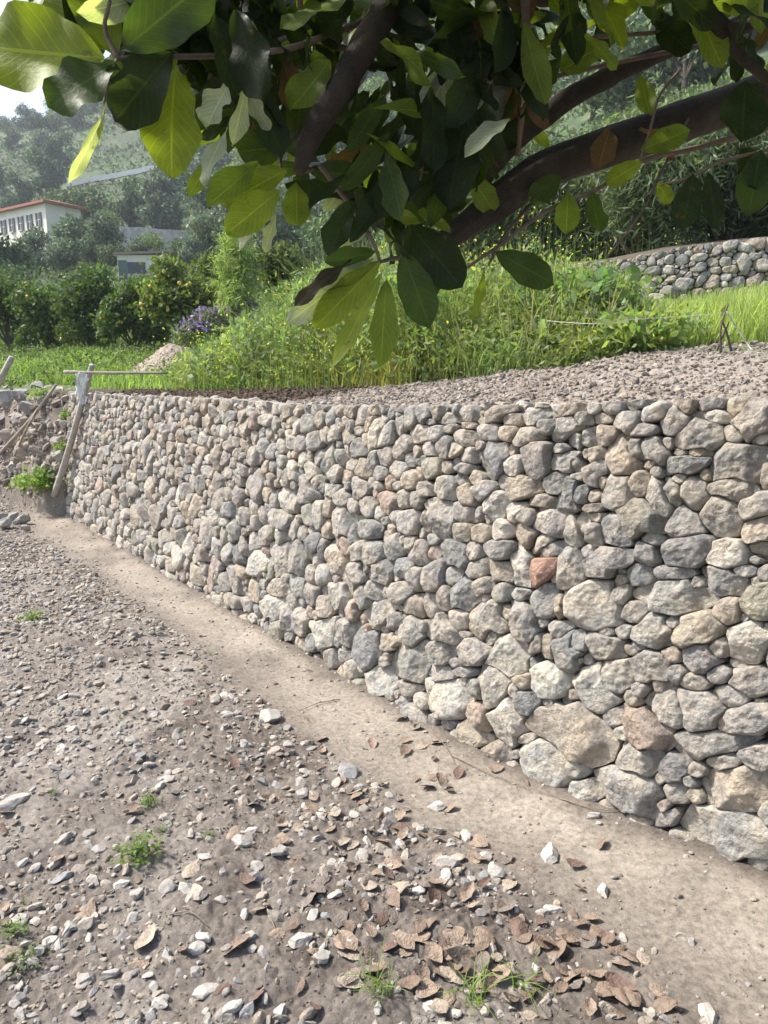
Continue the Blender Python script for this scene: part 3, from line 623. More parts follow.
def zone(P):
    u, v = proj(P); dd, ss = wall_dist(P[0], P[1])
    if dd < .62:
        return 'on the bare path, at its near right end' if v > 860 else 'on the bare path below the large wall foot stones' if v > 740 else 'on the bare path halfway along the wall' if v > 620 else 'on the far part of the bare path'
    if v < 560: return 'in the farthest rubble toward the leaning pole'
    if v < 640: return 'around the yellowish weed patch in the far gravel' if u < 110 else 'in the far gravel where the path narrows'
    if v < 730: return 'in the gravel spread by the left edge' if u < 90 else 'in the middle of the gravel spread' if u < 200 else 'on the path side of the gravel spread'
    if v < 800: return 'by the pale slabs at the left edge' if u < 90 else 'on the soil above the low green weeds' if u < 200 else 'in the rubble left of the bluish stone' if u < 330 else 'in the rubble right of the bluish stone'
    if v < 880: return 'left of the low green weeds' if u < 115 else 'just around the low green weeds' if u < 190 else 'on the soil right of the low green weeds' if u < 300 else 'among the scattered leaves above the litter' 
    if v < 950: return 'around the left edge weed tuft' if u < 95 else 'near the rounded tan stone in the dark soil' if u < 240 else 'left of the leaf litter' if u < 340 else 'in the upper part of the leaf litter' if u < 500 else 'at the right side of the leaf litter'
    return 'in the bottom left corner' if u < 110 else 'along the bottom edge left of the whitish broken stone' if u < 225 else 'beside the bottom centre-left grass tuft' if u < 400 else 'in the front leaf litter with the grass' if u < 540 else 'at the bottom right below the path'
RP = [mesh(V, [Fc], None, False, 'rock') for V, Fc in PR3]
rmats = {}
for q in nm:
    for sh in (0, 1):
        m, t, b = newmat('loose stone ' + q + (' worn' if sh else '')); co = t.nodes.new('ShaderNodeNewGeometry').outputs['Position']; k_ = (.88, 1.1)[sh]
        f = tex(t, 45, 8, .7, co); rmp = ramp(t, f.outputs[0], [(.3, tuple(c * .68 * k_ for c in LP[q])), (.7, tuple(min(.6, c * 1.22 * k_) for c in LP[q]))]); t.links.new(rmp.outputs[0], b.inputs['Base Color'])
        b.inputs['Roughness'].default_value = .92; bump(t, b, tex(t, 90, 8, .7, co).outputs[0], .004); rmats[(q, sh)] = m
RPM = {}
for (q, sh), m in rmats.items():
    for i, me in enumerate(RP[:6]):
        c = me.copy(); c.materials.append(m); RPM[(q, sh, i)] = c
for j, i in enumerate(order[:285]):
    q = str(nm[pk[i]]); o = bpy.data.objects.new('loose_stone', RPM[(q, r.randint(2), r.randint(6))]); C.objects.link(o)
    o.location = tuple(pos[i]); sc = sz[i] * r.uniform(.95, 1.2); o.scale = (sc, sc * r.uniform(.8, 1.1), sc * r.uniform(.8, 1.2)); o.rotation_euler = (r.normal(0, .35), r.normal(0, .35), r.uniform(0, 6.28))
    size = 'fist-sized' if sz[i] > .024 else 'small'; zz = zone(pos[i])
    tag(o, f'{size} {q} stone {zz}', 'stone', f'{size} {q} stones {zz}')
# single stones one can point to: (x, y, half size px, colour, label)
for u, v, hp, q, lb in [(447, 866, 15, 'pale grey', 'rounded pale grey stone half buried where the path begins, above the leaf litter'), (437, 808, 10, 'off-white', 'small off-white stone on the path below the wall'),
        (549, 856, 14, 'off-white', 'flat off-white stone sunk in the middle of the path'), (603, 892, 11, 'off-white', 'bright off-white pebble on the path near the bottom right stones'), (708, 1015, 13, 'off-white', 'bright white stone on the bottom edge at right'),
        (594, 817, 9, 'pale grey', 'small pale stone leaning at the foot of the wall'), (269, 718, 15, 'pale grey', 'largest pale flat stone at the edge of the gravel spread'), (350, 775, 13, 'bluish grey', 'bluish stone beside the brown leaves in the rubble'),
        (62, 880, 10, 'bluish grey', 'upright square bluish grey stone chip on the dark soil at left'), (14, 805, 16, 'pale grey', 'wide pale slab of stone at the left edge of the ground'), (232, 1012, 15, 'off-white', 'whitish broken stone at the bottom edge left of centre'), (247, 1013, 12, 'bluish grey', 'blue-grey broken stone touching the whitish one at the bottom edge'),
        (300, 943, 12, 'pale grey', 'long pale stone lying slanted in front of the leaf litter'), (198, 894, 13, 'tan', 'rounded tan stone in the middle of the dark soil'), (160, 1006, 9, 'pale grey', 'pointed pale stone standing on the soil at the bottom'), (133, 800, 8, 'tan', 'small tan stone next to the green weeds')]:
    P = ghit(np.array([u]), np.array([v]))[0]; sc = hp / F * np.hypot(P[1], EYE) * 1.02
    o = bpy.data.objects.new('loose_stone', RPM[(q, 1, r.randint(6))]); C.objects.link(o); o.location = (P[0], P[1], P[2] + sc * .15); o.scale = (sc, sc * .9, sc * r.uniform(.8, 1.1)); o.rotation_euler = (r.normal(0, .15), r.normal(0, .15), r.uniform(0, 6.28))
    tag(o, lb, 'stone')

# dead leaves, each its own thing
def dead_leaf(seed):
    q = np.random.RandomState(seed); a, b = 13, 7; t = np.linspace(0, 1, a); w = np.sin(np.pi * np.clip(t, .0, 1) ** .8) ** .8 * q.uniform(.24, .38); w = w * (1 + .07 * np.sin(t * q.uniform(8, 20) + q.uniform(0, 6))) + .012
    s_ = np.linspace(-1, 1, b); X = t[:, None] - .5 + 0 * s_; Yv = w[:, None] * s_; cu = q.uniform(.05, .38); z = cu * (np.abs(s_)[None] ** 1.5) * w[:, None] * 1.1 + q.uniform(-.5, .6) * (X ** 2) + .035 * vn3(np.stack([X * 4, Yv * 5, 0 * X + seed], -1), 3)
    Yv = Yv * (1 - .3 * cu * np.abs(s_)); return np.stack([X, Yv, z], -1).reshape(-1, 3), grid_faces(a, b)
DL = [dead_leaf(i) for i in range(9)]
dl_mats = []
for nm_, c in (('buff', (.27, .205, .15)), ('tan brown', (.20, .145, .105)), ('reddish brown', (.155, .10, .075)), ('pale straw', (.34, .28, .215)), ('greyish brown', (.18, .15, .125))):
    m, t, b = newmat('dead leaf ' + nm_); f = tex(t, 3, 6, .7); g = tex(t, 9, 3, .6)
    rmp = ramp(t, f.outputs[0], [(.3, tuple(x * .6 for x in c)), (.65, tuple(x * 1.15 for x in c))]); t.links.new(rmp.outputs[0], b.inputs['Base Color']); b.inputs['Roughness'].default_value = .75; bump(t, b, g.outputs[0], .01); dl_mats.append((nm_, m))
DLM = {}
for i, (V, Fc) in enumerate(DL):
    for nm_, m in dl_mats:
        me = mesh(V, [Fc], None, True, 'leaf'); me.materials.append(m); DLM[(i, nm_)] = me
leafp = []
def lz(cu, cv, su, sv, n_):
    for _ in range(n_): leafp.append((r.normal(cu, su), r.normal(cv, sv)))
lz(450, 950, 100, 32, 88); lz(360, 850, 70, 50, 62); lz(330, 790, 45, 30, 18); lz(600, 985, 45, 20, 22); lz(480, 780, 30, 8, 8); lz(440, 745, 22, 12, 8); lz(210, 900, 130, 60, 24); lz(520, 900, 60, 25, 12); lz(290, 700, 60, 30, 10); lz(170, 660, 70, 30, 6)
cnt = {}
for k, (u, v) in enumerate(leafp):
    u = min(max(u, 5), 762); v = min(max(v, 600), 1018); P = ghit(np.array([u]), np.array([v]))[0]
    dd, _ = wall_dist(P[0], P[1])
    if dd < .04: continue
    pi = r.choice(5, p=[.3, .25, .15, .12, .18]); nm_ = dl_mats[pi][0]; o = bpy.data.objects.new('dead_leaf', DLM[(r.randint(9), nm_)]); C.objects.link(o)
    L = r.uniform(.045, .10) * (1.15 if v > 900 else 1); o.location = (P[0], P[1], P[2] + .006 + r.uniform(0, .010)); o.scale = (L, L, L * r.choice([-1, 1])); o.rotation_euler = (r.normal(0, .25), r.normal(0, .25), r.uniform(0, 6.28))
    zz = 'at the foot of the stone wall' if dd < .3 else zone(P); szw = 'small' if L < .062 else 'broad'
    tag(o, f'{szw} {nm_} dead leaf {zz}', 'dead leaf', f'{szw} {nm_} dead leaves {zz}')

# fine twigs and dry roots in the soil
mt_twig = flat_mat('dry twig', (.20, .15, .11), .9, 30, .3)
tw = [((165, 918), (190, 917), (210, 932), 'thin bent dry twig on the soil at the lower left'), ((340, 700), (318, 705), (300, 712), 'short dry twig at the edge of the gravel spread'), ((452, 757), (500, 780), (560, 800), 'long thin twig lying along the foot of the wall'), ((560, 800), (600, 812), (640, 812), 'curved dry rootlet on the path under the wall stones'),
      ((265, 905), (272, 925), (281, 943), 'thin upright dry stalk stuck in the soil'), ((470, 985), (500, 960), (520, 975), 'broken twig on top of the leaf litter'), ((430, 730), (445, 748), (460, 775), 'dark root poking from the soil by the wall foot')]
for p0, p1, p2, lb in tw:
    P = ghit(np.array([p0[0], p1[0], p2[0]]), np.array([p0[1], p1[1], p2[1]])); P[:, 2] += .006 + np.array([0, .006, .002]); c0 = P[0].copy()
    V, Fs = tube(P - c0, [.0028, .0022, .0012], 6, .2, 3); o = obj('dry_twig', mesh(V, Fs), mt_twig, None, tuple(c0)); tag(o, lb, 'twig')

# small green weeds and grass on the lower ground
def blade(acc, p, h, w, lean, az, col, seg=3, curve=1.0):
    t = np.linspace(0, 1, seg + 1); dx = math.cos(az) * lean; dy = math.sin(az) * lean
    cx = p[0] + dx * t ** (1 + curve) * h; cy = p[1] + dy * t ** (1 + curve) * h; cz = p[2] + h * t * (1 - .28 * lean * t)
    sx, sy = -math.sin(az), math.cos(az); ww = w * (1 - t ** 1.8) + .0003
    L = np.stack([cx - sx * ww, cy - sy * ww, cz], -1); Q = np.stack([cx + sx * ww, cy + sy * ww, cz], -1)
    V = np.stack([L, Q], 1).reshape(-1, 3); i = np.arange(seg) * 2; acc.add(V, np.stack([i, i + 1, i + 3, i + 2], -1), col)
def herb(seed, spread, n_, leaf, col):
    q = np.random.RandomState(seed); a = Acc()
    for _ in range(n_):
        az = q.uniform(0, 6.28); rd = spread * q.uniform(.1, 1); h = spread * q.uniform(.3, .9); c = np.array([math.cos(az) * rd, math.sin(az) * rd, h * (1 - rd / spread * .5)])
        blade(a, (0, 0, 0), np.linalg.norm(c), .0012, min(rd / max(h, .01), 1.1), az, np.array(col) * .8, 3, .4)
        for _k in range(3):
            d = q.normal(size=3); d /= np.linalg.norm(d); e = np.cross(d, [0, 0, 1]); e /= np.linalg.norm(e) + 1e-6; l = leaf * q.uniform(.6, 1.2); p = c + q.normal(0, leaf * .6, 3)
            a.add(np.stack([p, p + d * l * .5 + e * l * .32, p + d * l, p + d * l * .5 - e * l * .32]), np.array([[0, 1, 2, 3]]), np.array(col) * q.uniform(.8, 1.25))
    return a
for k, (u, v, sp_, n_, lb) in enumerate([(140, 858, .085, 60, 'largest low green weed sprouting in the soil at lower left'), (148, 806, .05, 34, 'bright green weed beside a pale stone, above the largest weed'), (14, 935, .05, 34, 'green weed tuft near the left edge, lower half'), (210, 838, .03, 16, 'tiny pale green seedling right of the larger weeds'), (53, 795, .03, 18, 'tiny bright green sprout at the left near pale slabs'),
        (25, 965, .06, 26, 'grey-green spreading weed below the left edge tuft'), (162, 832, .03, 18, 'small sprout between the two larger lower-left weeds'), (32, 622, .10, 50, 'yellowish green weed patch in the far left gravel'), (24, 905, .022, 10, 'tiniest sprout above the left edge weed tuft'), (120, 720, .03, 10, 'faint grey-green sprout in the middle of the gravel'), (210, 655, .03, 10, 'small sprout among distant gravel near the path')]):
    P = ghit(np.array([u]), np.array([v]))[0]; a = herb(50 + k, sp_, n_, sp_ * .28, (.14, .21, .055) if k != 5 else (.16, .20, .10))
    o = obj('small_weed', a.mesh(), M['weed'], None, tuple(P)); tag(o, lb, 'weed')
for k, (u, v, n_, h, lb) in enumerate([(378, 992, 26, .10, 'grass tuft with long thin blades at the bottom centre-left'), (470, 1000, 22, .12, 'green grass tuft growing through the leaf litter at the bottom'), (520, 990, 12, .12, 'sparse long-bladed grass right of the leaf litter tuft')]):
    P = ghit(np.array([u]), np.array([v]))[0]; a = Acc()
    for _ in range(n_): blade(a, (r.normal(0, .02), r.normal(0, .02), 0), h * r.uniform(.5, 1.3), .0022, r.uniform(.3, 1.5), r.uniform(0, 6.28), np.array([.17, .26, .06]) * r.uniform(.8, 1.3), 6)
    o = obj('grass_tuft', a.mesh(), M['weed'], None, tuple(P)); tag(o, lb, 'grass tuft')

# ------------------------------------------------------------------ soil crumbs and chips on the terrace strip
r = np.random.RandomState(21)
N = 44000; ss_ = r.uniform(0, SLEN - .8, N); dw = .05 + 2.6 * r.uniform(size=N) ** 1.3; P = wsurf(ss_, np.full(N, HN)); x = P[:, 0] + WN[0] * dw; y = P[:, 1] + WN[1] * dw
ok = (y > 1.2); x, y, dw, ss_ = x[ok], y[ok], dw[ok], ss_[ok]; n = len(x); sz = np.exp(r.normal(math.log(.011), .5, n)) * np.clip(.55 + .08 * y, .6, 1.3); sz = np.clip(sz, .004, .032)
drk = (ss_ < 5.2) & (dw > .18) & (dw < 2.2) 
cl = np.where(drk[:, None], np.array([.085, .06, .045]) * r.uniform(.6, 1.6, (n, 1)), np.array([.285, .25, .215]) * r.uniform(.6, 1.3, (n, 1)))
a = scatter(PR1, np.stack([x, y, tzf(x, y) + sz * .1], -1), sz, rotm(n, r, .6), cl, r)
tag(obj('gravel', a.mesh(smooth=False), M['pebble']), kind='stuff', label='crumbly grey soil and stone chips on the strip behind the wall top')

# ------------------------------------------------------------------ rubble bank past the end of the wall
def place_front(u, v):
    """ray to bank / lower ground surface"""
    Yv = np.linspace(3, 24, 500); P = at(np.full(500, float(u)), np.full(500, float(v)), Yv); th_ = np.arctan2(P[:, 0], P[:, 1]); rr_ = np.hypot(P[:, 0], P[:, 1])
    er = edge_r(th_); z = np.where(rr_ < er, gz(P[:, 0], P[:, 1], False), tz(P[:, 0], P[:, 1])); g = P[:, 2] - z; i = np.where((g[:-1] > 0) & (g[1:] <= 0))[0]
    return P[i[0] + 1] if len(i) else P[-1]
bk = [(8, 400, 12), (24, 395, 10), (40, 388, 8), (14, 384, 8), (30, 408, 9), (4, 418, 10), (20, 418, 8), (44, 402, 7), (10, 436, 12), (34, 432, 8), (4, 450, 9), (24, 450, 10), (46, 446, 7), (14, 466, 9), (36, 470, 7), (52, 470, 6), (58, 440, 7), (62, 455, 8), (66, 425, 6), (60, 410, 6), (70, 440, 6), (50, 424, 6), (4, 375, 6), (48, 376, 5), (56, 392, 5), (68, 398, 6), (64, 470, 7), (58, 485, 6)]
zn = ['at the top of the rubble bank by the leaning pole', 'halfway up the rubble bank at the far left', 'at the foot of the rubble bank at the far left']
for u, v, hp in bk:
    P = place_front(u, v); sc = hp / F * P[1] * 1.15; q = str(r.choice(nm, p=[.4, .3, .15, .1, .05])); o = bpy.data.objects.new('rubble_stone', RPM[(q, r.randint(2), r.randint(6))]); C.objects.link(o)
    o.location = tuple(P); o.scale = (sc, sc, sc * 1.3); o.rotation_euler = (r.normal(0, .5), r.normal(0, .5), r.uniform(0, 6)); zz = zn[0 if v < 410 else 1 if v < 445 else 2]; big = 'large' if hp > 8 else 'medium'
    tag(o, f'{big} {q} rubble stone {zz}', 'stone', f'{big} {q} rubble stones {zz}')
N = 2600; uu = r.uniform(-40, 78, N); vv = 380 + 112 * r.uniform(size=N) ** .85; pts = [place_front(a_, b_) for a_, b_ in zip(uu[:1000], vv[:1000])]; pts = np.array(pts); sz = np.exp(r.normal(math.log(.05), .45, len(pts)))
a = scatter(PR1, pts, sz, rotm(len(pts), r, .7), np.array([.30, .265, .225]) * r.uniform(.6, 1.35, (len(pts), 1)), r)
tag(obj('rubble', a.mesh(smooth=False), M['pebble']), kind='stuff', label='small broken stone and earth covering the bank beyond the wall end')
for u, v, hp, lb in [(6, 528, 10, 'larger pale stone of the small heap at the left edge of the path'), (22, 524, 8, 'grey stone leaning on the small heap by the left edge of the path'), (12, 520, 7, 'top stone of the small heap by the left edge of the path'), (26, 531, 6, 'low tan stone at the right side of the small heap by the path'), (2, 520, 7, 'half hidden stone cut by the left edge in the small heap by the path')]:
    P = ghit(np.array([u]), np.array([v]))[0]; sc = hp / F * P[1] * 1.1; o = bpy.data.objects.new('heap_stone', RPM[('tan' if 'tan' in lb else 'pale grey' if 'pale' in lb else 'mid grey', 1, r.randint(6))]); C.objects.link(o)
    o.location = (P[0], P[1], P[2] + sc * .5); o.scale = (sc, sc, sc * 1.2); o.rotation_euler = (r.normal(0, .3), r.normal(0, .3), r.uniform(0, 6)); tag(o, lb, 'stone')

for k, (u, v, sp_, n_, lb) in enumerate([(42, 490, .34, 240, 'patch of bright green weeds at the foot of the leaning pole'), (26, 488, .22, 120, 'small green weed patch left of the leaning pole foot'), (66, 452, .18, 90, 'green weeds clinging to the bank just behind the leaning pole'), (72, 418, .16, 80, 'ivy-like weed beside the upper end of the wall'), (44, 400, .22, 110, 'yellow-green weed clump on top of the rubble bank'), (70, 482, .10, 50, 'small weed with yellow flowers at the end of the wall foot')]):
    P = place_front(u, v); a = herb(90 + k, sp_, n_, sp_ * .2, (.17, .26, .06)); o = obj('bank_weed', a.mesh(), M['weed'], None, tuple(P)); tag(o, lb, 'weed')
# ------------------------------------------------------------------ poles, string, bag
mt_pole = flat_mat('weathered wood', (.36, .335, .30), .85, 14, .3, .004); mt_dpole = flat_mat('dry grey stick', (.30, .26, .21), .9, 14, .3)
def rod(name, pts, rad, mat, label, cat, **k):
    pts = np.array(pts); c0 = pts[0].copy(); V, Fs = tube(pts - c0, rad, 8, .12, 5); o = obj(name, mesh(V, Fs), mat, None, tuple(c0)); tag(o, label, cat, **k); return o
A0 = place_front(59, 488) + [0, -.16, -.08]; A1 = at(92, 365, 9.05)
rod('leaning_pole', [A0, (A0 + A1) / 2 + [.015, 0, 0], A1], [.042, .04, .032], mt_pole, 'weathered grey wooden pole leaning against the far end of the stone wall', 'wooden pole')
rod('cross_stick', [at(64, 372, 9.00), at(100, 373, 8.98), at(168, 373, 8.95)], [.022, .02, .014], mt_dpole, 'thin horizontal wooden stick lashed across the top of the leaning pole', 'stick')
rod('stick', [place_front(1, 455) + [0, -.05, .02], at(30, 420, 10.6), at(56, 385, 10.4)], [.028, .026, .018], mt_dpole, 'long thin stick leaning diagonally over the rubble bank, rising right', 'stick')
rod('stick', [place_front(16, 456) + [0, -.05, .0], at(26, 430, 10.4), at(38, 408, 10.5)], [.02, .018, .012], mt_dpole, 'short thin stick crossing under the long diagonal one on the bank', 'stick')
rod('wooden_post', [at(-6, 392, 11.5), at(3, 374, 11.5), at(12, 357, 11.5)], [.05, .048, .045], mt_pole, 'thick grey wooden post slanting at the left edge above the rubble bank', 'wooden post')
mp, t_, b_ = newmat('translucent plastic'); b_.inputs['Base Color'].default_value = (.75, .77, .78, 1); b_.inputs['Roughness'].default_value = .35; b_.inputs['Alpha'].default_value = .75
q, w_ = np.meshgrid(np.linspace(0, 1, 18), np.linspace(0, 1, 10), indexing='ij'); c0 = at(81, 372, 8.94)
V = np.stack([(w_ - .5) * (.05 + .09 * np.abs(np.sin(q * 5 + 1)) + .02 * np.sin(q * 31)) + .03 * np.sin(q * 9 + w_ * 5), -.03 + .035 * np.sin(w_ * 14 + q * 4), -.02 - .34 * q + .02 * np.sin(w_ * 8)], -1)
tag(obj('plastic_bag', mesh(V.reshape(-1, 3), [grid_faces(18, 10)]), mp, None, tuple(c0)), 'crumpled translucent plastic bag hanging from the cross stick beside the leaning pole', 'plastic bag')
# little fork of sticks with white string on the right of the terrace
Ps = hit(722, 352); e = empty('garden_stake', Ps); tag(e, 'dark forked stake standing in the grass edge with string tied to it', 'stake')
for pp in (([0, 0, -.05], [-.02, 0, .14], [.015, 0, .30]), ([.07, 0, -.03], [.02, 0, .12], [-.02, 0, .20]), ([-.05, 0, -.03], [.0, .01, .10], [.03, 0, .19])):
    V, Fs = tube(np.array(pp), [.009, .007, .005], 6, .2, 2); obj('stick', mesh(V, Fs), flat_mat('dark stick', (.10, .08, .065), .9), e)
mt_str = flat_mat('white cord', (.42, .42, .39), .7)
rod('string', [hit(470, 325, 4) * [1, 1, 1] + [0, 0, .25], at(560, 322, Ps[1] + .3), at(640, 319, Ps[1] + .1), Ps + [.0, -.02, .24]], .0018, mt_str, 'thin white string running level from the weeds to the forked stake', 'string')
rod('hose', [Ps + [.0, -.02, .25], at(738, 330, Ps[1]), at(752, 350, Ps[1] - .1), hit(762, 360)+[0,0,.01]], .0038, mt_str, 'pale thin hose hanging in a curve from the forked stake to the soil', 'hose')

# ------------------------------------------------------------------ gravel heap behind the dark soil
Pc = hit(165, 377); hx, hy = np.meshgrid(np.linspace(-1, 1, 90), np.linspace(-1, 1, 90), indexing='ij'); rr_ = np.hypot(hx, hy)
X = Pc[0] + hx * 1.0; Y = Pc[1] + .7 + hy * .9; z = .46 * np.clip(1 - rr_, 0, 1) ** .85 * (1 + .2 * n2(X, Y, 2, 3, 5)) + .03 * n2(X, Y, 12, 3, 6) * (rr_ < 1) - .05 * (rr_ > .98)
hp_ = np.stack([X, Y, tz(X, Y) + z], -1)
e = empty('gravel_heap', (Pc[0], Pc[1] + .7, float(tz(Pc[0], Pc[1] + .7)))); tag(e, 'pointed heap of grey-brown sieved soil and gravel in the grass', 'gravel heap'); el = np.array(e.location)
obj('heap_body', mesh(hp_.reshape(-1, 3) - el, [grid_faces(90, 90)], np.array([.33, .275, .225])), M['soil'], e)
ii = r.randint(0, 8100, 2600); ok = rr_.ravel()[ii] < .97; pts = hp_.reshape(-1, 3)[ii[ok]] - el; nq = len(pts)
a = scatter(PR1, pts, np.exp(r.normal(math.log(.011), .5, nq)), rotm(nq, r, .6), np.array([.34, .29, .245]) * r.uniform(.6, 1.3, (nq, 1)), r); tag(obj('stone_chips', a.mesh(smooth=False), M['pebble'], e), kind='stuff')

# ------------------------------------------------------------------ second stone wall on the upper terrace
ub = [(540, 318), (585, 312), (620, 308), (690, 303), (768, 299), (860, 292)]; ut = [(540, 272), (585, 262), (620, 259), (660, 248), (768, 236), (860, 228)]
dB = [10.6, 10.2, 9.9, 9.6, 9.3, 9.1]
fb = np.array([at(u, v + 14, d_) for (u, v), d_ in zip(ub, dB)]); ft = np.array([at(np.interp(u, [p[0] for p in ut], [p[0] for p in ut]), np.interp(u, [p[0] for p in ut], [p[1] for p in ut]), d_ + .12) for (u, v), d_ in zip(ub, dB)])
fs = np.r_[0, np.cumsum(np.linalg.norm(np.diff(fb[:, :2], axis=0), axis=1))]; FH = float(np.mean(ft[:, 2] - fb[:, 2]))
def fsurf(s_, h_2, out=0.0):
    s_ = np.asarray(s_, float); f = (np.asarray(h_2, float) / FH)[..., None]; B = np.stack([np.interp(s_, fs, fb[:, k]) for k in range(3)], -1); T = np.stack([np.interp(s_, fs, ft[:, k]) for k in range(3)], -1)
    return B * (1 - f) + T * f + np.array([-.15, -.98, .1]) * np.asarray(out)[..., None]
fseeds, flab = pack(fs[-1], (0, FH), [], [(.085, 200, .05), (.065, 1200, .08), (.05, 3500, .1), (.036, 5000, .12), (.026, 3000, .15)], r, .008, False)
e = empty('upper_stone_wall', tuple(fsurf(2.0, 0))); tag(e, 'short rough stone wall of grey blocks behind the tall grass on the right', 'stone wall'); el = np.array(e.location); a = Acc()
ks = []
for k, (c, A, cc) in enumerate(fseeds):
    q = stone_mesh(k, c, A, flab, .008, 0, fsurf, r, 24, 7, .003)
    if q is not None: a.add(q[0] - el, q[1], np.array(PAL[cc]) * r.uniform(.8, 1.15))
tag(obj('stones', a.mesh(), M['stone'], e), kind='stuff')
ss, hh = np.meshgrid(np.linspace(0, fs[-1], 80), np.linspace(0, FH - .02, 12), indexing='ij'); V = fsurf(ss, hh, -.05 + 0 * ss); V = np.concatenate([V, V[:, -1:] + [0.05, .9, 0.15]], 1)
obj('earth_core', mesh(V.reshape(-1, 3) - el, [grid_faces(*V.shape[:2])], np.array([.12, .10, .08])), M['soil'], e)

# ------------------------------------------------------------------ wild plants on the terrace
def leafcloud(r, pts, L, Wd, col, jitter=.25, up=.4, droop=0):
    n = len(pts); d = r.normal(size=(n, 3)); d[:, 2] += up - droop; d /= np.linalg.norm(d, axis=1)[:, None]; e_ = np.cross(d, r.normal(size=(n, 3))); e_ /= np.linalg.norm(e_, axis=1)[:, None] + 1e-9
    l = np.asarray(L).reshape(-1, 1) * r.uniform(.6, 1.35, n)[:, None]; w2 = l * Wd / 2
    V = np.stack([pts, pts + d * l * .45 + e_ * w2, pts + d * l, pts + d * l * .45 - e_ * w2], 1); c = np.array(col) * (1 + r.normal(0, jitter, (n, 1)).clip(-.6, .8)) * (1 + r.normal(0, .06, (n, 3)))
    return V.reshape(-1, 3), np.arange(n * 4).reshape(-1, 4), np.repeat(np.clip(c, .005, 1), 4, 0)
def inpoly_terrain(n, ulo, uhi, dlo, dhi, r, lean=0):
    u = r.uniform(ulo, uhi, n); dd = dlo(u) + (dhi(u) - dlo(u)) * r.uniform(size=n); x = (u - 384) / (F * cp * 1.0 + 0) * dd; x = (u - 384) / F * dd / cp * 1.0 / (1 + 0)
    return u, x, dd
def blades(r, x, y, z, h, wd, col, lean=.5, seg=3):
    n = len(x); t = np.linspace(0, 1, seg + 1)[None]; az = r.uniform(0, 6.28, n)[:, None]; ln = np.abs(r.normal(0, lean, n))[:, None]; h = h[:, None]
    cx = x[:, None] + np.cos(az) * ln * h * t ** 1.9; cy = y[:, None] + np.sin(az) * ln * h * t ** 1.9; cz = z[:, None] + h * t * (1 - .25 * np.minimum(ln, 1.2) * t)
    ww = wd * (1 - t ** 1.7) * r.uniform(.6, 1.4, n)[:, None] + .0006; sx = -np.sin(az) * ww; sy = np.cos(az) * ww
    V = np.stack([np.stack([cx - sx, cy - sy, cz], -1), np.stack([cx + sx, cy + sy, cz], -1)], 2).reshape(n, -1, 3); m = 2 * (seg + 1)
    i = np.arange(seg) * 2; Fq = np.stack([i, i + 1, i + 3, i + 2], -1)[None] + (np.arange(n) * m)[:, None, None]
    c = np.array(col) * (1 + r.normal(0, .2, (n, 1)).clip(-.5, .6)) * (1 + r.normal(0, .05, (n, 3)))
    return V.reshape(-1, 3), Fq.reshape(-1, 4), np.repeat(np.clip(c, .005, 1), m, 0)
r = np.random.RandomState(31)
lo = lambda u: np.interp(u, [-60, 60, 110, 200, 300, 400, 500, 560, 620, 700, 768, 860], [13.6, 12.6, 11.2, 9.2, 7.6, 6.15, 5.6, 5.35, 5.3, 5.15, 5.0, 4.9])
# dense weed bank in the middle
def patch(n, u0, u1, dlo, dhi):
    u = r.uniform(u0, u1, n); k = r.uniform(size=n) ** .9; dd = dlo(u) * (1 - k) + dhi(u) * k; x = (u - 384) / F * dd / cp; return u, x, dd, tz(x, dd), k
vt = lambda u: np.interp(u, [170, 200, 240, 300, 360, 420, 480, 540, 600, 640, 680], [370, 356, 338, 300, 284, 276, 276, 276, 292, 322, 335])
def hmax(u, x, y, z): # plant height that brings the top of the mass to its outline
    zt = EYE + (370 - vt(u)) / F * y; return np.clip(zt - z, .12, 1.15)
W = Acc()
u, x, y, z, k = patch(34000, 175, 655, lambda u: lo(u) + .05, lambda u: lo(u) + 3.6)
h = hmax(u, x, y, z) * (.30 + .7 * sstep(0, .22, k)) * r.uniform(.55, 1.05, len(u)) * (1 + .55 * n2(x, y, 1.5, 4, 7)).clip(.25, 1.7); clump = n2(x, y, 2.1, 3, 17)
h = h * (1 + .5 * n2(x, y, 4.5, 2, 57)).clip(.3, 1.6); V, Fq, c = blades(r, x, y, z - .02, h, .0045, (.20, .262, .115), .6); c = c * (1 + .28 * np.repeat(clump, 8)[:, None]) * (1 + np.repeat(n2(x, y, 1.1, 3, 58), 8)[:, None] * np.array([.35, .0, -.25])); W.add(V, Fq, c)
u, x, y, z, k = patch(46000, 175, 655, lambda u: lo(u) + .02, lambda u: lo(u) + 3.4)
h = hmax(u, x, y, z) * (.35 + .65 * sstep(0, .25, k)); zz = z + h * r.uniform(.05, .98, len(u)) * (1 + .55 * n2(x, y, 1.5, 4, 7)).clip(.25, 1.7)
V, Fq, c = leafcloud(r, np.stack([x, y, zz], -1), .06, .36, (.19, .25, .115)); c = c * (1 + np.repeat(n2(x, y, 1.1, 3, 59), 4)[:, None] * np.array([-.3, 0, .45])); W.add(V, Fq, c)
u, x, y, z, k = patch(900, 185, 655, lambda u: lo(u) + .1, lambda u: lo(u) + 3.2); h = hmax(u, x, y, z) * r.uniform(.7, 1.3, len(u)); V, Fq, c = blades(r, x, y, z, h, .004, (.36, .31, .19), .35); W.add(V, Fq, c)
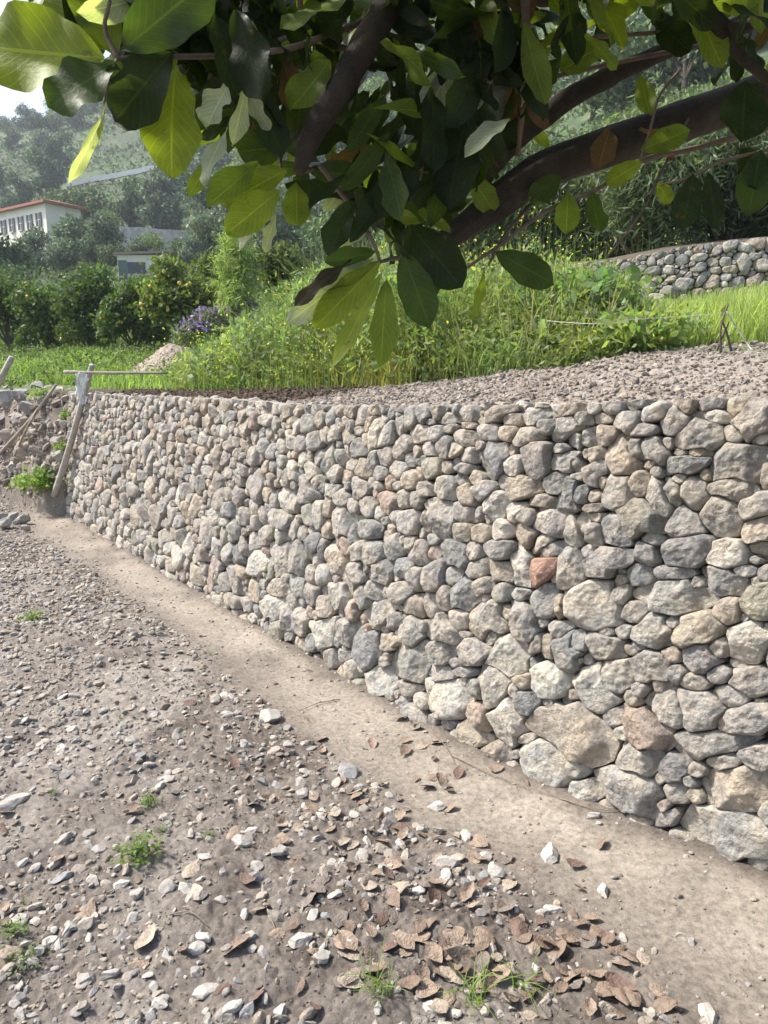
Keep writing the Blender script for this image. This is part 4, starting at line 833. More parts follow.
for cl in range(120):                                              # separate bushy clumps that stand out of the bank
    uu_ = r.uniform(200, 650); d_ = lo(uu_) + r.uniform(.15, 3.0); xx = (uu_ - 384) / F * d_ / cp; zg = float(tz(xx, d_)); hh_ = float(hmax(np.array(uu_), xx, d_, zg)) * r.uniform(.6, 1.15); n_ = 260; cc_ = np.array([(.21, .29, .10), (.14, .22, .09), (.20, .26, .15), (.26, .31, .10)][r.randint(4)]) 
    p = np.stack([r.normal(xx, .16, n_), r.normal(d_, .16, n_), zg + hh_ * r.uniform(.1, 1.05, n_) ** .8], -1); V, Fq, c = leafcloud(r, p, r.uniform(.04, .11), r.uniform(.15, .6), cc_, .2, .6); W.add(V, Fq, c)
tag(obj('wild_weeds', W.mesh(), M['weed']), kind='stuff', label='dense bank of tall fresh green weeds behind the bare soil strip')
# bright long grass on the right
W = Acc(); u, x, y, z, k = patch(17000, 590, 900, lambda u: lo(u) + .25, lambda u: lo(u) + 3.4)
h = np.interp(u, [590, 640, 700, 768, 900], [.26, .36, .40, .46, .46]) * r.uniform(.5, 1.1, len(u)) * (.6 + .4 * sstep(0, .15, k)); V, Fq, c = blades(r, x, y, z - .02, h, .0055, (.33, .40, .15), .45, 4); W.add(V, Fq, c)
tag(obj('long_grass', W.mesh(), M['weed']), kind='stuff', label='bright yellow-green long grass in front of the upper stone wall')
# lower grass toward the orchard
W = Acc(); u, x, y, z, k = patch(26000, -60, 330, lambda u: lo(u) + .1, lambda u: lo(u) + 7.5)
h = r.uniform(.06, .22, len(u)) * (1 + .8 * n2(x, y, .8, 3, 9)).clip(.3, 2.4); V, Fq, c = blades(r, x, y, z - .01, h, .010, (.20, .29, .09), .6); c = c * (1 + .25 * np.repeat(n2(x, y, .7, 3, 19), 8)[:, None]); W.add(V, Fq, c)
tag(obj('meadow_grass', W.mesh(), M['weed']), kind='stuff', label='fresh green grass between the gravel heap and the orchard')
# rough scrub cover further back
W = Acc(); n = 60000; u = r.uniform(-80, 900, n); dd = np.exp(r.uniform(math.log(12), math.log(42), n)); x = (u - 384) / F * dd / cp; z = tz(x, dd); hb = np.interp(u, [-80, 200, 330, 500, 900], [.25, .3, .6, 1.0, 1.3])
V, Fq, c = leafcloud(r, np.stack([x, dd, z + hb * r.uniform(0, 1, n) ** 1.3 * (1 + .6 * n2(x, dd, .35, 3, 29))], -1), .0052 * dd, .5, (.10, .145, .05)); W.add(V, Fq, c)
tag(obj('scrub', W.mesh(), M['leaf']), kind='stuff', label='low scrub and undergrowth rising behind the weed bank')
# yellow flowers
W = Acc()
for cu, cv, su, sv, n_, dep_ in [(470, 290, 60, 30, 330, (6.6, 8.6)), (550, 235, 45, 25, 150, (9, 11)), (250, 345, 45, 15, 240, (8.6, 10.4)), (390, 340, 60, 22, 330, (6.6, 7.6)), (520, 340, 50, 16, 140, (6.0, 6.8)), (230, 372, 50, 8, 110, (9.2, 9.8)), (320, 300, 30, 20, 100, (8.5, 10))]:
    uu = r.normal(cu, su, n_); vv = r.normal(cv, sv, n_); D = r.uniform(*dep_, n_); P = at(uu, vv, D); g = tz(P[:, 0], P[:, 1]); ok = (P[:, 2] > g + .08) & (P[:, 2] < g + 1.6); P = P[ok]
    for q in range(2):
        V, Fq, c = leafcloud(r, P, .019, .9, (.68, .62, .12), .15); W.add(V, Fq, c)
    for p in P[::3]:
        hh_ = p[2] - tz(p[0], p[1]); V, Fq, c = blades(r, p[:1], p[1:2], np.array([p[2] - hh_]), np.array([hh_ * 1.02]), .004, (.15, .24, .06), .03); W.add(V, Fq, c)
tag(obj('yellow_wildflowers', W.mesh(), M['weed']), kind='stuff', label='tiny yellow wildflowers dotted through the weed bank')
# thistles
for k, (u, v, hgt, lb) in enumerate([(585, 352, .62, 'large grey-green thistle at the right end of the weed bank'), (540, 366, .40, 'low grey-green thistle rosette at the soil edge below the large thistle'), (486, 372, .46, 'bluish thistle with arching toothed leaves at the soil edge, centre'), (610, 352, .36, 'small thistle nearest the bright long grass'), (440, 372, .42, 'upright thistle in the weeds left of the bluish one')]):
    P = hit(u, v); e = empty('thistle', P); tag(e, lb, 'thistle'); q = np.random.RandomState(70 + k); a = Acc()
    for s_ in range(24):
        az = q.uniform(0, 6.28); L = hgt * q.uniform(.45, 1.0); t = np.linspace(0, 1, 15); ri = q.uniform(.25, 1.0); px_ = np.cos(az) * L * t * ri; py_ = np.sin(az) * L * t * ri; pz = L * (t * (1.25 - ri * .4) - t ** 2.4 * ri * .75) + q.uniform(0, .35) * hgt
        w2 = .055 * hgt * 2 * np.sin(np.pi * np.clip(t, .03, 1)) ** .7 * (1 - .45 * (np.arange(15) % 2)); nx_, ny_ = -np.sin(az), np.cos(az)
        V = np.stack([np.stack([px_ - nx_ * w2, py_ - ny_ * w2, pz + w2 * .5], -1), np.stack([px_, py_, pz], -1), np.stack([px_ + nx_ * w2, py_ + ny_ * w2, pz + w2 * .5], -1)], 1).reshape(-1, 3); a.add(V, grid_faces(15, 3), np.array([.21, .27, .16]) * q.uniform(.75, 1.25))
    obj('leaves', a.mesh(), M['weed'], e)
    V, Fs = tube(np.array([[0, 0, 0], [.01, 0, hgt * .6], [0, .02, hgt]]), [.012, .009, .005], 6); obj('stem', mesh(V, Fs, np.array([.2, .25, .13])), M['weed'], e)

# ------------------------------------------------------------------ shrubs and trees
def crown_pts(r, n, lumps, shell=.55):
    ls = np.array([l[3] ** 2 for l in lumps]); pk_ = r.choice(len(lumps), n, p=ls / ls.sum()); d = r.normal(size=(n, 3)); d /= np.linalg.norm(d, axis=1)[:, None]; rad = (shell + (1 - shell) * r.uniform(size=n)) ** 1
    Lm = np.array(lumps); rr = Lm[pk_, 3:4] * rad[:, None] * (1 + .16 * r.normal(size=(n, 1))); return Lm[pk_, :3] + d * rr * np.array([1, 1, .85]), pk_
def make_tree(seed, h, wd, n, leaf, col, trunk=.25, kind='round', wleaf=.55, droop=0, tcol=(.10, .08, .06), nl=9, mat='leaf'):
    """returns (foliage mesh, trunk mesh); base at the origin"""
    r = np.random.RandomState(seed); lumps = []
    for i in range(nl):
        a = r.uniform(0, 6.28); rd = wd / 2 * r.uniform(.15, .68); zz = h * (trunk + (1 - trunk) * r.uniform(.12, .82)); k = 1 - .55 * max(0, (zz / h - .55) / .45); 
        if kind == 'umbrella': zz = h * r.uniform(.72, .9); k = 1.1
        lumps.append((math.cos(a) * rd * k, math.sin(a) * rd * k, zz, wd * r.uniform(.15, .27) * (1 if kind != 'umbrella' else .8)))
    p, pk_ = crown_pts(r, n, lumps); V, Fq, c = leafcloud(r, p, leaf, wleaf, col, .22, .3, droop); tone = r.uniform(.8, 1.25, len(lumps))[pk_]; c = c * np.repeat(tone, 4)[:, None]
    fm = mesh(V, [Fq], c, True, 'crown'); fm.materials.append(M[mat]); a = Acc()
    Vt, Fs = tube(np.array([[0, 0, -.15 * h * .3], [.02 * h, 0, h * trunk], [0, .02 * h, h * .65]]), [h * .035, h * .026, h * .012], 8, .15, seed); a.add(Vt, Fs, tcol)
    for l in lumps[:7]:
        Vt, Fs = tube(np.array([[.01 * h, 0, h * trunk * .8], [l[0] * .5, l[1] * .5, (h * trunk + l[2]) * .5], l[:3]]), [h * .016, h * .011, h * .005], 5, .15, seed); a.add(Vt, Fs, tcol)
    tm = a.mesh(); tm.materials.append(flat_mat('bark', tcol, .95, 8, .3, .01)); return fm, tm
def put(name, proto, P, sc, label, cat, group=None, rz=0):
    e = empty(name, P); e.scale = (sc, sc, sc) if np.isscalar(sc) else sc; e.rotation_euler.z = rz; tag(e, label, cat, group)
    for nm_, me in zip(('crown', 'trunk'), proto): o = bpy.data.objects.new(nm_, me); C.objects.link(o); o.parent = e
    return e
r = np.random.RandomState(41)
# citrus orchard: (x, foot y, depth, height, width, label, fruit)
m_or = flat_mat('orange peel', (.55, .33, .05), .45, 20, .15); m_lem = flat_mat('lemon peel', (.55, .47, .10), .45, 20, .15)
V, Fc = ico(2); fr = mesh(V * .042, [Fc], None, True, 'fruit'); fr.materials.append(m_or); fl = mesh(V * [.036, .036, .046], [Fc], None, True, 'fruit'); fl.materials.append(m_lem)
cit = [(10, 358, 22, 78, 78, 'citrus bush at the far left end of the orchard row', 2), (48, 357, 21, 76, 70, 'dark leafy citrus bush, second from the left in the orchard row', 3), (92, 358, 20, 92, 74, 'tallest dark citrus bush in the middle of the orchard row', 3), (134, 358, 19, 72, 56, 'citrus bush directly left of the fruiting lemon tree', 3), (188, 362, 16.5, 118, 72, 'lemon tree heavy with yellow fruit behind the gravel heap', 34), (222, 352, 19, 98, 64, 'light green lemon tree right of the one heavy with fruit', 14), (152, 352, 23, 66, 56, 'yellow-flecked citrus tree behind the lemon tree', 12)]
for k, (u, v, d_, hp, wp, lb, nf) in enumerate(cit):
    P = at(u, v, d_); P[2] = tz(P[0], P[1]) - .05; h = hp / F * d_ + max(0, (P[2] * 0)); ztop = EYE + (370 - (v - hp)) / F * d_; h = ztop - P[2]; wd = wp / F * d_ * 1.15
    pr = make_tree(500 + k, h, wd, 5200, .125, (.072, .115, .034) if nf < 10 else (.12, .165, .045), .12, nl=11)
    e = put('citrus_tree', pr, P, 1, lb, 'citrus tree', 'citrus trees of the orchard')
    co = np.empty(len(pr[0].vertices) * 3, np.float32); pr[0].vertices.foreach_get('co', co); co = co.reshape(-1, 3)[::4]; rad = np.linalg.norm(co[:, :2], axis=1)
    cand = co[(co[:, 1] < -.05 * wd) & (rad > .28 * wd)]
    for j in range(nf):
        o = bpy.data.objects.new('fruit', fl if k in (4, 5, 6) and j % 3 else fr); C.objects.link(o); o.parent = e; p = cand[r.randint(len(cand))] * .99; o.location = tuple(p); o.scale = (1.05,) * 3
# flowering lavender-coloured shrubs
for k, (u, v, d_, hp, wp, lb) in enumerate([(206, 350, 12.5, 66, 46, 'purple flowering shrub beside the lemon tree'), (246, 345, 12.0, 60, 44, 'paler purple flowering shrub under the feathery plant')]):
    P = at(u, v, d_); P[2] = tz(P[0], P[1]); ztop = EYE + (370 - (v - hp)) / F * d_; h = max(ztop - P[2], .7); wd = wp / F * d_; e = empty('purple_shrub', P); tag(e, lb, 'flowering shrub'); q = np.random.RandomState(k + 5)
    lumps = [(q.normal(0, wd * .25), q.normal(0, wd * .2), h * q.uniform(.3, .75), wd * .28) for _ in range(7)]
    p, _ = crown_pts(q, 2200, lumps); V, Fq, c = leafcloud(q, p, .10, .3, (.11, .15, .07)); obj('foliage', mesh(V, [Fq], c), M['leaf'], e)
    p, _ = crown_pts(q, 1300, lumps, .98); p = p[p[:, 2] > h * .45]; V, Fq, c = leafcloud(q, p, .075, .6, (.25, .17, .52)); tag(obj('flowers', mesh(V, [Fq], c), M['leaf'], e), kind='stuff')
# feathery fennel-like plant
for k, (u, v, d_, hp, wp, lb) in enumerate([(238, 345, 12, 108, 44, 'tall feathery pale green plant with drooping shoots right of the lemon trees'), (286, 335, 12.5, 92, 60, 'rounded olive green shrub just left of the hanging leaves'), (330, 330, 13, 62, 60, 'grey-green shrub behind the weed bank, centre left')]):
    P = at(u, v, d_); P[2] = tz(P[0], P[1]); ztop = EYE + (370 - (v - hp)) / F * d_; h = ztop - P[2]; wd = wp / F * d_ * 1.2
    if k == 0:
        e = empty('feathery_plant', P); tag(e, lb, 'plant'); q = np.random.RandomState(9); a = Acc()
        for _ in range(60):
            az = q.uniform(0, 6.28); rd = wd / 2 * q.uniform(.1, 1); hh_ = h * q.uniform(.6, 1.02); pts = np.array([[0, 0, 0], [math.cos(az) * rd * .4, math.sin(az) * rd * .4, hh_ * .8], [math.cos(az) * rd * .8, math.sin(az) * rd * .8, hh_], [math.cos(az) * rd * 1.15, math.sin(az) * rd * 1.15, hh_ * .72]])
            V, Fs = tube(pts, [.008, .006, .004, .002], 4); a.add(V, Fs, (.17, .24, .09)); t_2 = q.uniform(.3, 1, 90) * 3; ip = np.stack([np.interp(t_2, range(4), pts[:, j]) for j in range(3)], -1) + q.normal(0, .03, (90, 3)); V, Fq, c = leafcloud(q, ip, .12, .10, (.25, .33, .12), .2, -.6); a.add(V, Fq, c)
        obj('shoots', a.mesh(), M['weed'], e)
    else: put('garden_shrub', make_tree(520 + k, h, wd, 5000, .10, (.10, .13, .05), .1, nl=10), P, 1, lb, 'shrub')
# big narrow-leaved shrubs above the upper wall
for k, (u, v, d_, hp, wp, lb) in enumerate([(470, 285, 13.5, 150, 120, 'narrow-leaved grey-green shrub behind the weed bank under the bough'), (555, 275, 12.8, 150, 120, 'narrow-leaved shrub left of the upper stone wall'), (640, 262, 11.6, 150, 130, 'dense narrow-leaved shrub directly above the upper stone wall'), (725, 250, 11.2, 150, 130, 'dense narrow-leaved shrub above the right part of the upper wall'), (815, 244, 11.2, 150, 130, 'narrow-leaved shrub cut by the right edge above the upper wall')]):
    P = at(u, v, d_); P[2] = tz(P[0], P[1]) - .2; ztop = EYE + (370 - (v - hp)) / F * d_; h = ztop - P[2]; wd = wp / F * d_ * 1.3
    put('willow_leaved_shrub', make_tree(540 + k, h, wd, 15000, .15, (.125, .165, .095), .04, wleaf=.17, droop=.5, nl=14), P, 1, lb, 'shrub', 'narrow-leaved shrubs above the upper wall')
# hillside trees
HT = [make_tree(600, 6, 5.6, 2600, .42, (.18, .225, .15), .18, mat='far'), make_tree(601, 6, 6.2, 2600, .40, (.13, .185, .085), .15, mat='far'), make_tree(602, 6, 5.0, 2600, .40, (.095, .145, .07), .12, mat='far'), make_tree(603, 6, 6.5, 2400, .36, (.21, .28, .105), .12, mat='far'), make_tree(604, 8, 8.5, 2400, .42, (.08, .12, .06), .5, 'umbrella', mat='far'), make_tree(605, 6, 5.2, 2600, .40, (.19, .24, .17), .15, mat='far')]
HN_ = ['silvery olive tree', 'mid green tree', 'dark evergreen tree', 'light green tree', 'umbrella pine', 'pale olive tree']
hand = [(40, 268, 68, 30, 0, 'olive tree in front of the villa, directly below its corner'), (72, 264, 66, 37, 0, 'largest silvery olive tree right of the villa corner'), (101, 262, 72, 36, 0, 'olive tree just left of the pale terrace wall'), (2, 272, 52, 44, 2, 'dark tree at the left edge below the villa'), (8, 300, 44, 42, 1, 'rounded olive green tree at the left edge above the orchard'), (130, 226, 112, 38, 2, 'dark tree above the left end of the pale terrace wall'),
        (168, 226, 105, 42, 0, 'round grey olive tree standing on top of the pale terrace wall'), (205, 240, 96, 58, 2, 'dark evergreen at the right end of the pale terrace wall'), (50, 184, 190, 42, 4, 'umbrella pine standing out below the ridge'), (48, 204, 150, 40, 2, 'dark conifer clump below the umbrella pine'), (96, 222, 108, 30, 1, 'green tree behind the villa roof'), (112, 160, 215, 22, 3, 'light green tree near the road'), (225, 262, 66, 40, 1, 'green tree behind the fruiting lemon tree')]
for u, v, d_, hp, ki, lb in hand:
    P = at(u, v, d_); P[2] = tz(P[0], P[1]) - .2; ztop = EYE + (370 - (v - hp)) / F * d_; h = max(ztop - P[2], 2.0); sc = h / (8 if ki == 4 else 6) * 1.02; wsc = sc * (1.0 if ki != 4 else .95)
    put('umbrella_pine' if ki == 4 else 'hillside_tree', HT[ki], P, (wsc, wsc, sc), lb, 'pine tree' if ki == 4 else 'tree', None, r.uniform(0, 6))
cntt = 0; taken = []
for row, (dmin, dmax, nrow) in enumerate([(46, 62, 24), (62, 82, 30), (82, 105, 36), (105, 132, 42), (132, 160, 48), (160, 190, 54), (190, 225, 60), (225, 262, 66)]):
    for j in range(nrow):
        u = -60 + (j + r.uniform(.1, .9)) * (960 / nrow); dd = r.uniform(dmin, dmax); x = (u - 384) / F * dd / cp; P = np.array([x, dd, float(tz(x, dd)) - .2]); uu, vv = proj(P)
        if vv < -70 or vv > 300: continue
        if u < 92 and 60 < dd < 106: continue                 # clear the villa
        if 112 < u < 196 and 50 < dd < 95: continue           # and the terrace wall, small house
        if u < 200 and dd < 62: continue
        if 50 < u < 170 and 122 < dd < 172: continue
        if u < 78 and dd > 185: continue
        ki = r.choice([0, 1, 2, 3, 4, 5], p=[.26, .22, .18, .16, .03, .15]); sc = r.uniform(.75, 1.35) * (.95, .95, 1.0, 1.2, 1.3, 1.35, 1.4, 1.4)[row]
        if u < 210 and dd < 100: sc *= .65
        side = 'left part of the hillside' if u < 215 else 'hillside seen through the hanging leaves' if u < 440 else 'steep hillside beyond the bough'; hgt = 'on the low slopes' if dd < 82 else 'on the middle slopes' if dd < 150 else 'high near the ridge'
        lb = f'{HN_[ki]} {hgt}, {side}'
        put('umbrella_pine' if ki == 4 else 'hillside_tree', HT[ki], P, (sc, sc, sc * r.uniform(.85, 1.15)), lb, 'pine tree' if ki == 4 else 'tree', f'{HN_[ki]}s {hgt}, {side}', r.uniform(0, 6)); cntt += 1
print('hill trees', cntt)

# ------------------------------------------------------------------ houses, terrace walls, road on the hillside
m_white = flat_mat('painted render', (.78, .74, .62), .9, .6, .06); m_grey = flat_mat('grey render', (.62, .61, .57), .9, .6, .08); m_roof = flat_mat('clay tiles', (.34, .13, .075), .85, 3, .2, .05); m_shut = flat_mat('dark shutters', (.10, .12, .13), .7); m_sill = flat_mat('stone sill', (.55, .53, .48), .8)
m_hw = flat_mat('old terrace masonry', (.47, .44, .40), .95, 2.2, .4, .15); m_eave = flat_mat('eave wood', (.16, .10, .07), .8); m_road = flat_mat('concrete parapet', (.55, .55, .54), .9, .5, .1)
m_glass, t_, b_ = newmat('window glass'); b_.inputs['Base Color'].default_value = (.04, .05, .06, 1); b_.inputs['Roughness'].default_value = .1
def boxes(name, L, mat, parent):
    a = Acc()
    for c, s_ in L: a.add(boxv(c, s_), BOXF)
    return obj(name, a.mesh(smooth=False), mat, parent)
def villa(P, rz, W_, D_, H_, roofh, wins, label, name='villa', mat_w=None, sc=1.0, cat='house', side_w=()):
    e = empty(name, P); e.rotation_euler.z = rz; tag(e, label, cat)
    boxes('wall', [((0, D_ / 2, H_ / 2 - 2), (W_, D_, H_ + 4))], mat_w or m_white, e)
    # hipped roof with thick eaves
    o_ = .55; z0 = H_ + .003; V = np.array([[-W_ / 2 - o_, -o_, z0], [W_ / 2 + o_, -o_, z0], [W_ / 2 + o_, D_ + o_, z0], [-W_ / 2 - o_, D_ + o_, z0], [-W_ / 2 - o_, -o_, z0 + .28], [W_ / 2 + o_, -o_, z0 + .28], [W_ / 2 + o_, D_ + o_, z0 + .28], [-W_ / 2 - o_, D_ + o_, z0 + .28], [-W_ / 2 + D_ * .4, D_ / 2, z0 + roofh], [W_ / 2 - D_ * .4, D_ / 2, z0 + roofh]])
    obj('roof', mesh(V, [np.array([[0, 3, 2, 1], [0, 1, 5, 4], [1, 2, 6, 5], [2, 3, 7, 6], [3, 0, 4, 7], [4, 5, 9, 8], [6, 7, 8, 9]]), np.array([[5, 6, 9], [7, 4, 8]])], None, False), m_roof, e)
    for x_, z_, w_, h2 in wins:
        wo = boxes('window', [((x_, -.02, z_), (w_, .10, h2))], m_glass, e); boxes('frame', [((x_, -.085, z_), (.07, .03, h2)), ((x_, -.085, z_), (w_, .03, .07))], m_sill, wo)
        for sg in (-1, 1): boxes('shutter', [((x_ + sg * (w_ * .76), -.06, z_), (w_ * .5, .09, h2 * 1.06))] + [((x_ + sg * (w_ * .76), -.115, z_ - h2 * .45 + i * h2 * .1), (w_ * .44, .02, .05)) for i in range(10)], m_shut, e)
        boxes('sill', [((x_, -.10, z_ - h2 / 2 - .08), (w_ * 1.1, .24, .12))], m_sill, wo)
    for y_, z_, w_, h2 in side_w: boxes('window', [((W_ / 2 + .02, y_, z_), (.10, w_, h2))], m_glass, e)
    return e
Pv = at(45, 252, 92); 
vw = 15; hv = 6.6; rzv = R_(-35); Pv = at(45, 203, 92); base = np.array([Pv[0], Pv[1], Pv[2] - hv]); ctr_v = base - np.array([math.cos(rzv), math.sin(rzv), 0]) * vw / 2
villa(ctr_v, rzv, vw, 4.6, hv, .9, [(vw / 2 - 1.5 - i * 1.95, 4.9, .6, 1.5) for i in range(6)] + [(vw / 2 - 1.5 - i * 1.95, 1.6, .6, 1.5) for i in range(6)], 'cream two-storey villa with red tiled roof and dark shutters on the hillside at left')
# small white house
Ps_ = at(146, 287, 58); base = np.array([Ps_[0], Ps_[1], at(146, 284, 58)[2]]); zt_ = EYE + (370 - 262) / F * 58
e = empty('small_house', base); e.rotation_euler.z = R_(8); tag(e, 'small low white house with flat brown roof above the lemon tree', 'house'); W_ = 3.9; H_ = float(zt_ - base[2])
boxes('wall', [((0, 1.6, H_ / 2 - 1), (W_, 3.2, H_ + 2))], m_white, e)
V = boxv((0, 1.6, H_ + .12), (W_ + .5, 3.7, .16)); V[[0, 1, 4, 5], 2] -= .1; V[:, 2] += (V[:, 0] > 0) * .25; obj('roof', mesh(V, [BOXF], None, False), flat_mat('brown roof', (.30, .22, .18), .9, 3, .2), e)
boxes('window', [((-.6, -.02, H_ * .55), (1.3, .1, .8))], m_glass, e); boxes('door', [((-1.6, -.02, H_ * .4), (.6, .1, H_ * .8))], flat_mat('green door', (.10, .16, .14), .7), e); boxes('window', [((1.2, -.02, H_ * .55), (.45, .1, .5))], m_glass, e)
# masonry terrace walls
def hwall(name, u0, v0, u1, v1, hpx, d0, d1, label, mat=m_hw, thick=.6):
    A_ = at(u0, v0, d0); B_ = at(u1, v1, d1); n_ = 40; t = np.linspace(0, 1, n_)[:, None]; T = A_ * (1 - t) + B_ * t; T[:, 2] += .12 * vn3(T * 1.3, 4); hm = hpx / F * (d0 + d1) / 2 + .4
    off = np.array([0, thick, 0]); V = np.stack([T - [0, 0, hm], T, T + off, T + off - [0, 0, hm]], 1); c0 = V[n_ // 2, 0].copy(); Fq = grid_faces(n_, 4)
    capf = np.array([[0, 1, 2, 3], [(n_ - 1) * 4 + 3, (n_ - 1) * 4 + 2, (n_ - 1) * 4 + 1, (n_ - 1) * 4]]); o = obj(name, mesh(V.reshape(-1, 3) - c0, [np.concatenate([Fq, capf])], None, False), mat, None, tuple(c0)); tag(o, label, 'wall'); return o
hwall('terrace_wall', 112, 226, 225, 232, 24, 86, 88, 'long pale stone terrace wall on the hillside right of the villa')
hwall('terrace_wall', 28, 278, 118, 281, 12, 61, 60, 'low grey terrace wall below the olive trees and left of the small house')
hwall('terrace_wall', 84, 256, 112, 252, 12, 74, 74, 'short pale wall between the olives and the small house')
hwall('road_parapet', 66, 182, 160, 164, 2.5, 158, 152, 'long white parapet of the road climbing across the hillside', m_road)
hwall('terrace_wall', 160, 176, 215, 158, 10, 140, 136, 'brownish terrace wall continuing right of the road parapet', flat_mat('brown masonry', (.30, .26, .22), .95, 1, .3))
W = Acc(); n = 150000; u = r.uniform(-90, 900, n); dd = np.exp(r.uniform(math.log(42), math.log(270), n)); x = (u - 384) / F * dd / cp; z = tz(x, dd) + (dd > 30) * 0; z = tzf(x, dd); pn = n2(x, dd, .08, 3, 88)
ok = pn > -.35; x, dd, z, pn = x[ok], dd[ok], z[ok], pn[ok]; V, Fq, c = leafcloud(r, np.stack([x, dd, z + (.2 + 1.6 * np.abs(pn)) * r.uniform(0, 1, len(x))], -1), .0042 * dd + .05, .6, (.14, .19, .08)); W.add(V, Fq, c)
tag(obj('maquis', W.mesh(), M['far']), kind='stuff', label='green scrub covering the slopes between the hillside trees')
for u, v, d_, ki, sc, lb in [(122, 268, 70, 1, .60, 'low green bush above the left end of the small house'), (142, 266, 70, 0, .55, 'low silvery bush right behind the small house roof'), (160, 267, 70, 3, .60, 'low light green bush above the right end of the small house'), (184, 266, 71, 1, .62, 'green bush at the foot of the long terrace wall'), (6, 150, 240, 1, 1.2, 'tree beside the grey block house at the left edge of the ridge'), (38, 132, 262, 2, .9, 'dark tree between the ridge houses'), (62, 126, 258, 1, 1.0, 'green tree right of the highest ridge house'), (26, 158, 230, 0, 1.3, 'silvery tree just below the ridge houses'), (58, 150, 225, 3, 1.2, 'light green tree below the highest ridge house'), (12, 168, 205, 2, 1.2, 'dark tree on the slope under the grey block house')]:
    P = at(u, v, d_); P[2] = tz(P[0], P[1]) - .3; put('hillside_tree', HT[ki], P, sc, lb, 'tree', None, r.uniform(0, 6))
# houses near the ridge
for k, (u, v, d_, w_, h2, lb) in enumerate([(50, 119, 262, 9, 4.2, 'pale grey house on the ridge at the left, highest of the hill houses'), (14, 142, 262, 8, 4.5, 'grey block of a house below the ridge at the left edge'), (28, 138, 265, 6, 6.0, 'narrow tall greyish house between two ridge trees')]):
    P = at(u, v, d_); villa(np.array([P[0], P[1], P[2] - h2]), R_(-12 + 9 * k), w_, 6, h2, 1.0, [(-w_ / 4, h2 * .6, .8, 1.2), (w_ / 4, h2 * .6, .8, 1.2)], lb, 'hill_house', m_grey)

# ------------------------------------------------------------------ the big-leaved tree over the path
def tree_leaf_mat():
    m, t, b = newmat('broad leaf'); base = attrn(t).outputs['Color']; aux = attrn(t, 'Aux'); sep = t.nodes.new('ShaderNodeSeparateColor'); t.links.new(aux.outputs['Color'], sep.inputs[0])
    def mth(op, a, b_=None, c=None):
        n = t.nodes.new('ShaderNodeMath'); n.operation = op
        for i, x in enumerate((a, b_, c)):
            if x is None: continue
            if isinstance(x, (int, float)): n.inputs[i].default_value = x
            else: t.links.new(x, n.inputs[i])
        return n.outputs[0]
    lu, lv = sep.outputs[0], sep.outputs[1]; av = mth('ABSOLUTE', mth('SUBTRACT', lv, .5))
    rib = mth('LESS_THAN', av, .022); w_ = mth('SINE', mth('MULTIPLY', mth('SUBTRACT', lu, mth('MULTIPLY', av, .55)), 62.0)); vein = mth('MULTIPLY', mth('GREATER_THAN', w_, .93), .55)
    v = mth('MAXIMUM', rib, vein); no = tex(t, 22, 5, .65, t.nodes.new('ShaderNodeNewGeometry').outputs['Position']); rr_ = ramp(t, no.outputs[0], [(.3, (.72, .74, .7)), (.7, (1.2, 1.18, 1.05))])
    sp_ = tex(t, 55, 3, .6, t.nodes.new('ShaderNodeNewGeometry').outputs['Position']); spr = ramp(t, sp_.outputs[0], [(.66, (0, 0, 0)), (.70, (1, 1, 1))])
    c = mixc(t, 'MULTIPLY', 1.0, base, rr_.outputs[0]); c2 = mixc(t, 'MULTIPLY', 1.0, base, (1.7, 1.6, 1.3)); n = nmul(t, v, .8); c = mixc(t, 'MIX', n, c, c2); c = mixc(t, 'MIX', nmul(t, spr.outputs[0], .5), c, (.10, .07, .03))
    t.links.new(c, b.inputs['Base Color']); b.inputs['Roughness'].default_value = .5; b.inputs['Specular IOR Level'].default_value = .28
    bump(t, b, mth('ADD', mth('MULTIPLY', v, -.6), no.outputs[0]), .003, .8)
    tr = t.nodes.new('ShaderNodeBsdfTranslucent'); ct = mixc(t, 'MULTIPLY', 1.0, c, (1.8, 1.95, .5)); t.links.new(ct, tr.inputs[0]); mx = t.nodes.new('ShaderNodeMixShader'); mx.inputs[0].default_value = .42
    t.links.new(b.outputs[0], mx.inputs[1]); t.links.new(tr.outputs[0], mx.inputs[2]); t.links.new(mx.outputs[0], t.nodes['Material Output'].inputs['Surface']); return m
M['bleaf'] = tree_leaf_mat()
r = np.random.RandomState(77)
LC = {'y': (.150, .205, .040), 'Y': (.185, .235, .032), 'd': (.023, .038, .016), 'g': (.050, .082, .026), 's': (.36, .40, .38), 'b': (.135, .085, .06), 'k': (.05, .038, .03)}  # d: dark green plus painted crown shade; s: dry grey plus painted sky gloss
